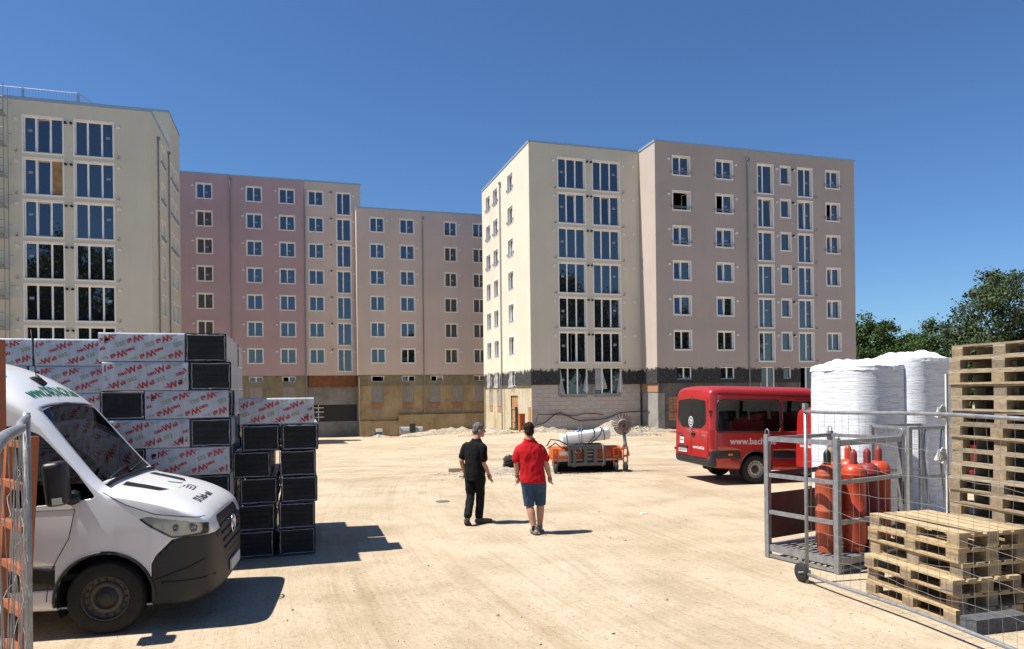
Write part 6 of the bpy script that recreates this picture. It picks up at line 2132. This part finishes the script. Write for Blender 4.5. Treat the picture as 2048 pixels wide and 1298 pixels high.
for s in (-1, 1):
    for z in (1.72, .72):
        mb = MB(); mb.box((-Lr + .02, s * .90, z), (.10, .05, .06)); mb.build('door_hinge', 'cyl_cap_red', V.t)
    V.lip(1.0, .415, .36, s); V.lip(4.60, .415, .36, s)
    V.wheel(-1.0, s, .345, .235); V.wheel(-4.60, s, .345, .235)
    V.seam([(-3.90, .45), (-3.90, 2.12), (-2.50, 2.12)], 'side', s)
    V.seam([(-Lr + .17, .62), (-Lr + .17, 2.2)], 'side', s)
    V.seam([(-2.1, 2.12), (-Lr + .18, 2.16)], 'side', s, .006)
    for x in (5.28, 3.4):
        p, nn = V.hit('side', -x, .70, s)
        mb = MB(); mb.box(p + Vector((0, s * .004, 0)), (.11, .02, .045)); mb.build('side_marker', 'lens_amber', V.t)
    # black surround that joins the window panes
    V.seam(rounded([(-3.95, 1.24), (-5.65, 1.24), (-5.59, 2.0), (-3.95, 2.02)], .1), 'side', s, .02, 'black_plastic', 'window_surround', closed=True)
V.text('www.bachl.de', .215, .005, 'side', -5.30, .95, (1, 0), (0, 1), 'text_white', -1)
mb = MB(); mb.box((-3.5, 0, .55), (4.4, 1.8, .06)); mb.build('cabin_floor', 'interior', V.t)
for xr in (-2.2, -3.2, -4.1, -4.95):
    for y in (-.55, -.02, .55):
        seat(V.t, xr, y, .58)
mb = MB(); mb.box((-1.32, 0, 1.05), (.42, 1.66, .42)); mb.build('dashboard', 'interior', V.t)

# ---- the other red van, mostly hidden by the wrapped loads
V2 = red_van('delivery_van', 'second red van, only its rear edge showing left of the wrapped loads', (11.75, 16.72, 0), R(12), 0, False)
V = V2
V.finish({0: ('body', 'paint_red', False), 1: ('bumper_and_moulding', 'bumper_plastic', True), 2: ('windscreen', 'vehicle_glass', True), 3: ('door_window', 'vehicle_glass', True), 8: ('tail_light', 'lens_red', True)})
V.t.scale = (.88, .94, .80)
for o in V.parts.get(1, []):
    o.name = 'bumper' if len(o.data.polygons) > 150 else 'side_moulding'
for s in (-1, 1):
    rear_panel(V, Lr, rounded([(s * .012, .60), (s * .86, .60), (s * .865, 1.30), (s * .82, 2.06), (s * .012, 2.12)], .05), 'paint_red', 'rear_door', .012)
    V.wheel(-1.0, s, .345, .235); V.wheel(-4.60, s, .345, .235)
rear_text(V, 'www.bachl.de', .13, .004, .72, 1.18, 'text_white')
# ------------------------------------------------------------------ people
a = NT('skin'); v = a.coord(); a.col(a.ramp(a.noise(v, 12.0, 4.0), [(.3, (.40, .205, .135)), (.7, (.47, .255, .175))])); a.set(rough=.5, sss=.0, spec=.35)
def cloth(name, c, var=.15, bump=.4, sc=30):
    a = NT(name); v = a.coord()
    a.col(a.ramp(a.noise(v, 7.0, 5.0, .65), [(.3, tuple(x * (1 - var) for x in c)), (.7, tuple(x * (1 + var) for x in c))]))
    a.set(rough=.85, spec=.2)
    b1 = a.bump(a.noise(a.coord('Object', (1.0, 1.0, .45)), 13.0, 4.0, .55), bump, .03)
    a.bump(a.noise(v, 300.0, 2.0), .1, .002, b1)
cloth('shirt_red', (.42, .008, .014)); cloth('shirt_black', (.0045, .0045, .005)); cloth('trousers_black', (.005, .0055, .007)); cloth('denim', (.035, .065, .115), .3)
cloth('shoe_grey', (.22, .20, .17), .25); cloth('shoe_olive', (.11, .095, .07), .25); cloth('sock_black', (.012, .012, .013))
a = NT('hair_dark'); v = a.coord('Object', (40, 40, 12)); a.col(a.ramp(a.noise(v, 1.0, 3.0), [(.3, (.008, .006, .004)), (.7, (.026, .017, .011))])); a.set(rough=.8, spec=.15); a.bump(a.noise(v, 1.5, 3.0), .6, .01)
a = NT('hair_grey'); v = a.coord('Object', (40, 40, 14)); a.col(a.ramp(a.noise(v, 1.0, 3.0), [(.3, (.04, .038, .036)), (.7, (.20, .195, .185))])); a.set(rough=.8, spec=.15); a.bump(a.noise(v, 1.5, 3.0), .6, .01)
simple('eye', (.02, .015, .012), .2)
simple('sole', (.06, .055, .05), .8)

def ell(mb, c, r, n=18, m=12, rot=None):
    vs, fs = [], []
    for j in range(m + 1):
        t = math.pi * j / m
        for i in range(n):
            a_ = 2 * math.pi * i / n
            p = Vector((r[0] * math.sin(t) * math.cos(a_), r[1] * math.sin(t) * math.sin(a_), r[2] * math.cos(t)))
            if rot is not None: p = rot @ p
            vs.append(p + Vector(c))
    for j in range(m):
        for i in range(n):
            fs.append((j * n + i, (j + 1) * n + i, (j + 1) * n + (i + 1) % n, j * n + (i + 1) % n))
    mb.add(vs, fs)
def limb(mb, pts, rad, n=14, sub=4):
    """smooth tapered tube through joints with rounded ends"""
    P = [Vector(p) for p in pts]
    out, rr = [], []
    for i in range(len(P) - 1):
        p0, p1, p2, p3 = P[max(0, i - 1)], P[i], P[i + 1], P[min(len(P) - 1, i + 2)]
        for k in range(sub):
            t = k / sub
            out.append(.5 * ((2 * p1) + (p2 - p0) * t + (2 * p0 - 5 * p1 + 4 * p2 - p3) * t * t + (3 * p1 - p0 - 3 * p2 + p3) * t ** 3))
            tt = t * t * (3 - 2 * t); rr.append(rad[i] + (rad[i + 1] - rad[i]) * tt)
    out.append(P[-1]); rr.append(rad[-1])
    mb.tube(out, rr, n)
    ell(mb, P[0], (rad[0],) * 3, 12, 8); ell(mb, P[-1], (rad[-1],) * 3, 12, 8)
def loft(mb, secs, n=28):
    """closed body from elliptical sections (x, y, z, rx, ry, turn)"""
    vs, fs = [], []
    for (x, y, z, rx, ry, tn) in secs:
        for i in range(n):
            a_ = 2 * math.pi * i / n
            cx_, sy_ = math.cos(a_), math.sin(a_)
            px_ = rx * math.copysign(abs(cx_) ** .85, cx_); py_ = ry * math.copysign(abs(sy_) ** .85, sy_)
            vs.append((x + px_ * math.cos(tn) - py_ * math.sin(tn), y + px_ * math.sin(tn) + py_ * math.cos(tn), z))
    for j in range(len(secs) - 1):
        for i in range(n):
            fs.append((j * n + i, j * n + (i + 1) % n, (j + 1) * n + (i + 1) % n, (j + 1) * n + i))
    fs.append(tuple(reversed(range(n)))); fs.append(tuple(range((len(secs) - 1) * n, len(secs) * n)))
    mb.add(vs, fs)
def remesh(mb, name, mat, parent, vox=.009, smooth_it=4, keep=None, wrinkle=0.0, seed=0.0):
    me = mb.mesh(name, mat)
    ob = bpy.data.objects.new(name, me); COL.objects.link(ob)
    md = ob.modifiers.new('r', 'REMESH'); md.mode = 'VOXEL'; md.voxel_size = vox
    sm = ob.modifiers.new('s', 'SMOOTH'); sm.iterations = smooth_it; sm.factor = .5
    dg = bpy.context.evaluated_depsgraph_get()
    m2 = bpy.data.meshes.new_from_object(ob.evaluated_get(dg))
    bpy.data.objects.remove(ob); bpy.data.meshes.remove(me)
    m2.name = name
    m2.materials.clear(); m2.materials.append(M[mat])
    if wrinkle:
        nn = [v_.normal.copy() for v_ in m2.vertices]
        for v_, q in zip(m2.vertices, nn):
            p = v_.co
            d_ = noise.noise(Vector((p.x * 9 + seed, p.y * 9, p.z * 5 + p.x * 5))) + .6 * noise.noise(Vector((p.x * 16, p.y * 16 + seed, p.z * 9 - p.x * 8)))
            v_.co = p + q * wrinkle * (1 - 2 * abs(d_))
    if keep:
        bm = bmesh.new(); bm.from_mesh(m2)
        bmesh.ops.delete(bm, geom=[v_ for v_ in bm.verts if not keep(v_.co)], context='VERTS')
        bm.to_mesh(m2); bm.free()
    for p in m2.polygons: p.use_smooth = True
    return link(name, m2, parent)
def hand(mb, wrist, d, side, curl, spread=(0, 1, 0), palm=None):
    """d: finger direction, spread: the way the knuckles line up, curl bends the fingers towards palm"""
    w = Vector(wrist); d = Vector(d).normalized(); s = Vector(spread); s = (s - d * s.dot(d)).normalized(); u = s.cross(d).normalized() * side
    limb(mb, [w - d * .02, w + d * .03, w + d * .085], [.026, .033, .036], 12)
    ell(mb, w + d * .055, (.040, .040, .045), 12, 8)
    for k, (o, L) in enumerate(((-.027, .070), (-.009, .082), (.010, .078), (.027, .062))):
        b = w + d * .088 + s * o
        m1 = b + (d * math.cos(curl * .5) + u * math.sin(curl * .5)) * L * .5
        m2 = m1 + (d * math.cos(curl * 1.2) + u * math.sin(curl * 1.2)) * L * .5
        limb(mb, [b - d * .02, b, m1, m2], [.0105, .0105, .0095, .008], 8, 2)
    b = w + d * .03 - s * .028
    limb(mb, [b, b - s * .026 + d * .028 + u * .012, b - s * .028 + d * .062 + u * .022], [.014, .012, .009], 8, 2)
def head(mb, c, turn, tilt=0.0):
    m = Matrix.Rotation(turn, 3, 'Z') @ Matrix.Rotation(tilt, 3, 'X')     # the face looks along +Y before turning
    c = Vector(c)
    ell(mb, c + m @ Vector((0, -.012, .035)), (.078, .098, .092), rot=m)
    ell(mb, c + m @ Vector((0, .028, -.035)), (.062, .070, .085), rot=m)
    ell(mb, c + m @ Vector((0, .062, -.090)), (.036, .036, .030), rot=m)              # chin
    mb.tube([c + m @ Vector((0, .092, .012)), c + m @ Vector((0, .116, -.028)), c + m @ Vector((0, .090, -.040))], [.010, .017, .012], 8)   # nose
    ell(mb, c + m @ Vector((0, .090, .030)), (.052, .014, .012), rot=m)               # brow
    ell(mb, c + m @ Vector((0, .088, -.062)), (.026, .014, .010), rot=m)              # mouth
    for s in (-1, 1):
        ell(mb, c + m @ Vector((s * .080, -.010, -.012)), (.012, .022, .032), 10, 8, rot=m)
        ell(mb, c + m @ Vector((s * .045, .066, -.020)), (.026, .026, .030), rot=m)
    return m
def hair(c, m, parent, mat, back_low, name='hair'):
    mb = MB(); c = Vector(c)
    ell(mb, c + m @ Vector((0, -.014, .040)), (.0825, .102, .0965), 24, 16, rot=m)
    ell(mb, c + m @ Vector((0, -.058, -.02)), (.070, .060, .070), 20, 14, rot=m)
    mi = m.transposed()
    def keep(p):
        q = mi @ (p - c)
        lim = -.095 if q.y < -.030 else (-.040 if q.y < .012 else min(.068, -.040 + (q.y - .012) * 2.4))
        return q.z > lim + .008 * noise.noise(p * 60)
    return remesh(mb, name, mat, parent, .008, 3, keep, .007, 3.)

def shoe(parent, c, ang, pitch, mat, high=.10, L=.29):
    mb = MB()
    m = Matrix.Rotation(ang, 3, 'Z') @ Matrix.Rotation(pitch, 3, 'X')
    c = Vector(c)
    pts = [(0, -.095, .045), (0, .0, .046), (0, .09, .038), (0, L - .13, .034)]
    secs = MB()
    limb(secs, pts, [.042, .044, .044, .036], 14)
    limb(secs, [(0, -.055, .05), (0, -.06, high)], [.048, .046], 14)
    secs.v = [(x * 1.02, y, max(.018, z)) for x, y, z in secs.v]
    mb.add([m @ Vector(p) + c for p in secs.v], secs.f)
    sh_ = remesh(mb, 'shoe', mat, parent, .009, 3)
    so = MB(); n = 20
    ol = [(.048 * math.cos(2 * math.pi * i / n) * (1.0 if math.sin(2 * math.pi * i / n) < 0 else .95), (L / 2) * math.sin(2 * math.pi * i / n) + .02) for i in range(n)]
    so.add([m @ Vector((x, y, z)) + c for z in (0.0, .026) for x, y in ol], [tuple(reversed(range(n))), tuple(range(n, 2 * n))] + [(i, (i + 1) % n, n + (i + 1) % n, n + i) for i in range(n)])
    so.build('sole', 'sole', sh_)

# ---- man in the red polo shirt, walking away
P1 = thing('person', 'person in red polo shirt and denim shorts walking away across the yard', 'person', (.335, 11.42, gz(.34, 11.42)), 0)
b = MB()
HC = (-.075, .015, 1.668)
hm = head(b, HC, R(14), R(-2))
limb(b, [(-.07, -.005, 1.60), (-.06, -.02, 1.50), (-.045, -.02, 1.42)], [.062, .066, .085])
loft(b, [(-.02, 0, .84, .15, .115, 0), (-.025, 0, .95, .165, .125, 0), (-.035, 0, 1.10, .155, .115, 0), (-.045, 0, 1.28, .175, .12, 0), (-.05, -.005, 1.38, .14, .09, 0), (-.055, -.01, 1.45, .08, .06, 0)])
LA = [(-.235, -.01, 1.37), (-.275, -.01, 1.15), (-.265, .03, .93)]
RA = [(.125, -.01, 1.37), (.195, -.02, 1.15), (.255, .05, .93)]
for A_, s in ((LA, -1), (RA, 1)):
    limb(b, [(A_[0][0] * .6 - .02, 0, 1.40), A_[0], ((A_[0][0] + A_[1][0]) / 2, (A_[0][1] + A_[1][1]) / 2, (A_[0][2] + A_[1][2]) / 2), A_[1], ((A_[1][0] * .6 + A_[2][0] * .4), A_[1][1] * .6 + A_[2][1] * .4, A_[1][2] * .6 + A_[2][2] * .4), A_[2]], [.045, .042, .046, .046, .045, .030])
hand(b, LA[2], (.05, .10, -1), 1, .9, (0, 1, 0)); hand(b, RA[2], (.12, .12, -1), -1, .75, (0, 1, 0))
LL = [(-.10, 0, .86), (-.075, .02, .47), (.0, -.06, .085)]
RL = [(.09, 0, .86), (.105, .11, .50), (.095, .17, .085)]
for L_ in (LL, RL):
    limb(b, [L_[0], ((L_[0][0] + L_[1][0]) / 2, (L_[0][1] + L_[1][1]) / 2, (L_[0][2] + L_[1][2]) / 2), L_[1], (L_[1][0] * .68 + L_[2][0] * .32, L_[1][1] * .68 + L_[2][1] * .32 - .018, L_[1][2] * .68 + L_[2][2] * .32), L_[2]], [.098, .088, .062, .064, .040])
remesh(b, 'body', 'skin', P1, .0075, 3)
hair(HC, hm, P1, 'hair_dark', 0)
c = MB()
loft(c, [(-.015, 0, .835, .205, .160, 0), (-.018, 0, .90, .205, .160, 0), (-.028, 0, 1.05, .195, .150, 0), (-.042, 0, 1.25, .205, .150, 0), (-.05, -.005, 1.35, .21, .135, 0), (-.055, -.008, 1.42, .185, .115, 0), (-.06, -.01, 1.465, .13, .095, 0), (-.062, -.012, 1.522, .080, .076, 0)])
for A_, s in ((LA, -1), (RA, 1)):
    m_ = (A_[0][0] * .30 + A_[1][0] * .70 + s * .01, A_[0][1], A_[0][2] * .32 + A_[1][2] * .68)
    limb(c, [(A_[0][0] * .55 - .02, 0, 1.375), (A_[0][0] - s * .012, A_[0][1], A_[0][2] - .01), m_], [.080, .072, .075])
sh1 = remesh(c, 'polo_shirt', 'shirt_red', P1, .010, 4, None, .008, 2.)
c = MB(); c.tube([(-.065 + .075 * math.cos(R(k * 20)), -.012 + .075 * math.sin(R(k * 20)), 1.524 + .008 * math.sin(R(k * 20))) for k in range(19)], .020, 8, cap=False); c.build('collar', 'shirt_red', sh1, smooth=True)
c = MB()
loft(c, [(-.01, 0, .80, .185, .145, 0), (-.015, 0, .86, .19, .150, 0), (-.018, 0, .95, .18, .142, 0)])
for L_, e in ((LL, .02), (RL, .02)):
    k_ = (L_[0][0] * .06 + L_[1][0] * .94, L_[0][1] * .06 + L_[1][1] * .94, .455)
    limb(c, [(L_[0][0], L_[0][1], .82), ((L_[0][0] + k_[0]) / 2, (L_[0][1] + k_[1]) / 2, .64), k_], [.112, .098, .084])
remesh(c, 'denim_shorts', 'denim', P1, .010, 3, lambda p: p.z > .445, .007, 5.)
for L_, an, pt in ((LL, R(16), 0), (RL, R(-4), 0)):
    c = MB(); c.tube([(L_[2][0], L_[2][1], .07), (L_[2][0], L_[2][1], .15 if L_ is LL else .21)], .046, 14, cap=False); c.build('sock', 'sock_black', P1, smooth=True)
    shoe(P1, (L_[2][0], L_[2][1] + .055, .0), an, 0, 'shoe_grey', .125)
c = MB(); c.tube([(LA[2][0] + .034 * math.cos(R(k * 24)), LA[2][1] + .034 * math.sin(R(k * 24)), LA[2][2] + .005) for k in range(16)], .010, 6, cap=False); c.build('wristwatch', 'black_plastic', P1, smooth=True)

# ---- man in black, turned towards the other
P2 = thing('person', 'person in black shirt and trousers looking right, papers in the left hand', 'person', (-.66, 12.36, gz(-.66, 12.36)), 0)
tw = R(-32)
b = MB()
HC = (.078, .03, 1.628)
hm = head(b, HC, R(-72), R(-4))
limb(b, [(.055, .01, 1.56), (.035, -.01, 1.47), (.02, -.015, 1.39)], [.058, .062, .08])
loft(b, [(-.0, 0, .82, .155, .11, tw), (0, 0, .93, .155, .115, tw), (.0, 0, 1.08, .15, .11, tw), (.005, 0, 1.25, .165, .115, tw), (.01, -.005, 1.34, .13, .085, tw), (.02, -.01, 1.41, .075, .055, tw)])
LA = [(-.165, .10, 1.355), (-.235, .06, 1.10), (-.205, .16, .90)]
RA = [(.155, -.115, 1.345), (.155, -.10, 1.07), (.235, .02, .87)]
for A_, s in ((LA, -1), (RA, 1)):
    limb(b, [(A_[0][0] * .6, A_[0][1] * .6, 1.36), A_[0], ((A_[0][0] + A_[1][0]) / 2, (A_[0][1] + A_[1][1]) / 2, (A_[0][2] + A_[1][2]) / 2), A_[1], ((A_[1][0] * .6 + A_[2][0] * .4), A_[1][1] * .6 + A_[2][1] * .4, A_[1][2] * .6 + A_[2][2] * .4), A_[2]], [.042, .036, .042, .043, .042, .028])
hand(b, LA[2], (.10, .25, -1), 1, 1.1, (0, 1, 0)); hand(b, RA[2], (.28, .15, -1), -1, .6, (.3, 1, 0))
LL = [(-.085, .055, .84), (-.085, .02, .47), (-.125, -.22, .155)]
RL = [(.085, -.05, .84), (.085, .04, .46), (.055, .03, .085)]
for L_ in (LL, RL):
    limb(b, [L_[0], ((L_[0][0] + L_[1][0]) / 2, (L_[0][1] + L_[1][1]) / 2, (L_[0][2] + L_[1][2]) / 2), L_[1], (L_[1][0] * .68 + L_[2][0] * .32, L_[1][1] * .68 + L_[2][1] * .32 - .015, L_[1][2] * .68 + L_[2][2] * .32), L_[2]], [.078, .066, .044, .042, .034])
bo = remesh(b, 'body', 'skin', P2, .0075, 3)
hair(HC, hm, P2, 'hair_grey', 0)
c = MB()
for s in (-1, 1):
    ell(c, Vector(HC) + hm @ Vector((s * .033, .090, .008)), (.012, .006, .006), 8, 6, rot=hm)
o = c.build('eyes', 'eye', bo, smooth=True)
c = MB()
loft(c, [(0, 0, .825, .182, .140, tw), (0, 0, .92, .182, .140, tw), (0, 0, 1.06, .178, .136, tw), (.005, 0, 1.24, .188, .138, tw), (.01, -.005, 1.32, .19, .122, tw), (.015, -.008, 1.385, .165, .105, tw), (.02, -.01, 1.425, .115, .088, tw), (.03, -.01, 1.47, .076, .070, tw)])
for A_, s in ((LA, -1), (RA, 1)):
    m_ = (A_[0][0] * .28 + A_[1][0] * .72, A_[0][1] * .28 + A_[1][1] * .72, A_[0][2] * .28 + A_[1][2] * .72)
    limb(c, [(A_[0][0] * .55, A_[0][1] * .55, 1.345), (A_[0][0] * .97, A_[0][1] * .97, A_[0][2] - .02), m_], [.074, .070, .070])
s2 = remesh(c, 'polo_shirt', 'shirt_black', P2, .010, 4, None, .007, 8.)
c = MB(); c.tube([(.032 + .07 * math.cos(R(k * 20)), -.01 + .07 * math.sin(R(k * 20)), 1.472 + .006 * math.sin(R(k * 20))) for k in range(19)], .017, 8, cap=False); c.build('collar', 'shirt_black', s2, smooth=True)
c = MB()
loft(c, [(0, 0, .76, .165, .135, tw), (0, 0, .84, .17, .135, tw), (0, 0, .93, .162, .130, tw)])
for L_ in (LL, RL):
    e_ = (L_[1][0] * .10 + L_[2][0] * .90, L_[1][1] * .10 + L_[2][1] * .90, L_[1][2] * .10 + L_[2][2] * .90 + .0)
    limb(c, [(L_[0][0], L_[0][1], .80), ((L_[0][0] + L_[1][0]) / 2, (L_[0][1] + L_[1][1]) / 2, .64), L_[1], e_], [.102, .090, .072, .066])
remesh(c, 'trousers', 'trousers_black', P2, .010, 3, lambda p: p.z > (.088 if p.x > -.03 else .135), .008, 4.)
shoe(P2, (LL[2][0] - .01, LL[2][1] + .075, -.0 + .005), R(-20), R(-38), 'shoe_olive', .10)
shoe(P2, (RL[2][0] + .055, RL[2][1] + .03, .0), R(-72), 0, 'shoe_olive', .10)
c = MB(); c.tube([(LA[2][0] - .10, LA[2][1] - .05, LA[2][2] - .075), (LA[2][0] + .11, LA[2][1] + .08, LA[2][2] - .115)], .022, 10); tag(c.build('paper_roll', 'white_card', loc=P2.location), 'rolled white papers held by the person in black', 'paper')
c = MB(); c.tube([(RA[2][0] + .030, RA[2][1] + .022, RA[2][2] - .130), (RA[2][0] + .062, RA[2][1] + .038, RA[2][2] - .185)], .0045, 6); tag(c.build('cigarette', 'white_card', loc=P2.location), 'cigarette in the right hand of the person in black', 'cigarette')
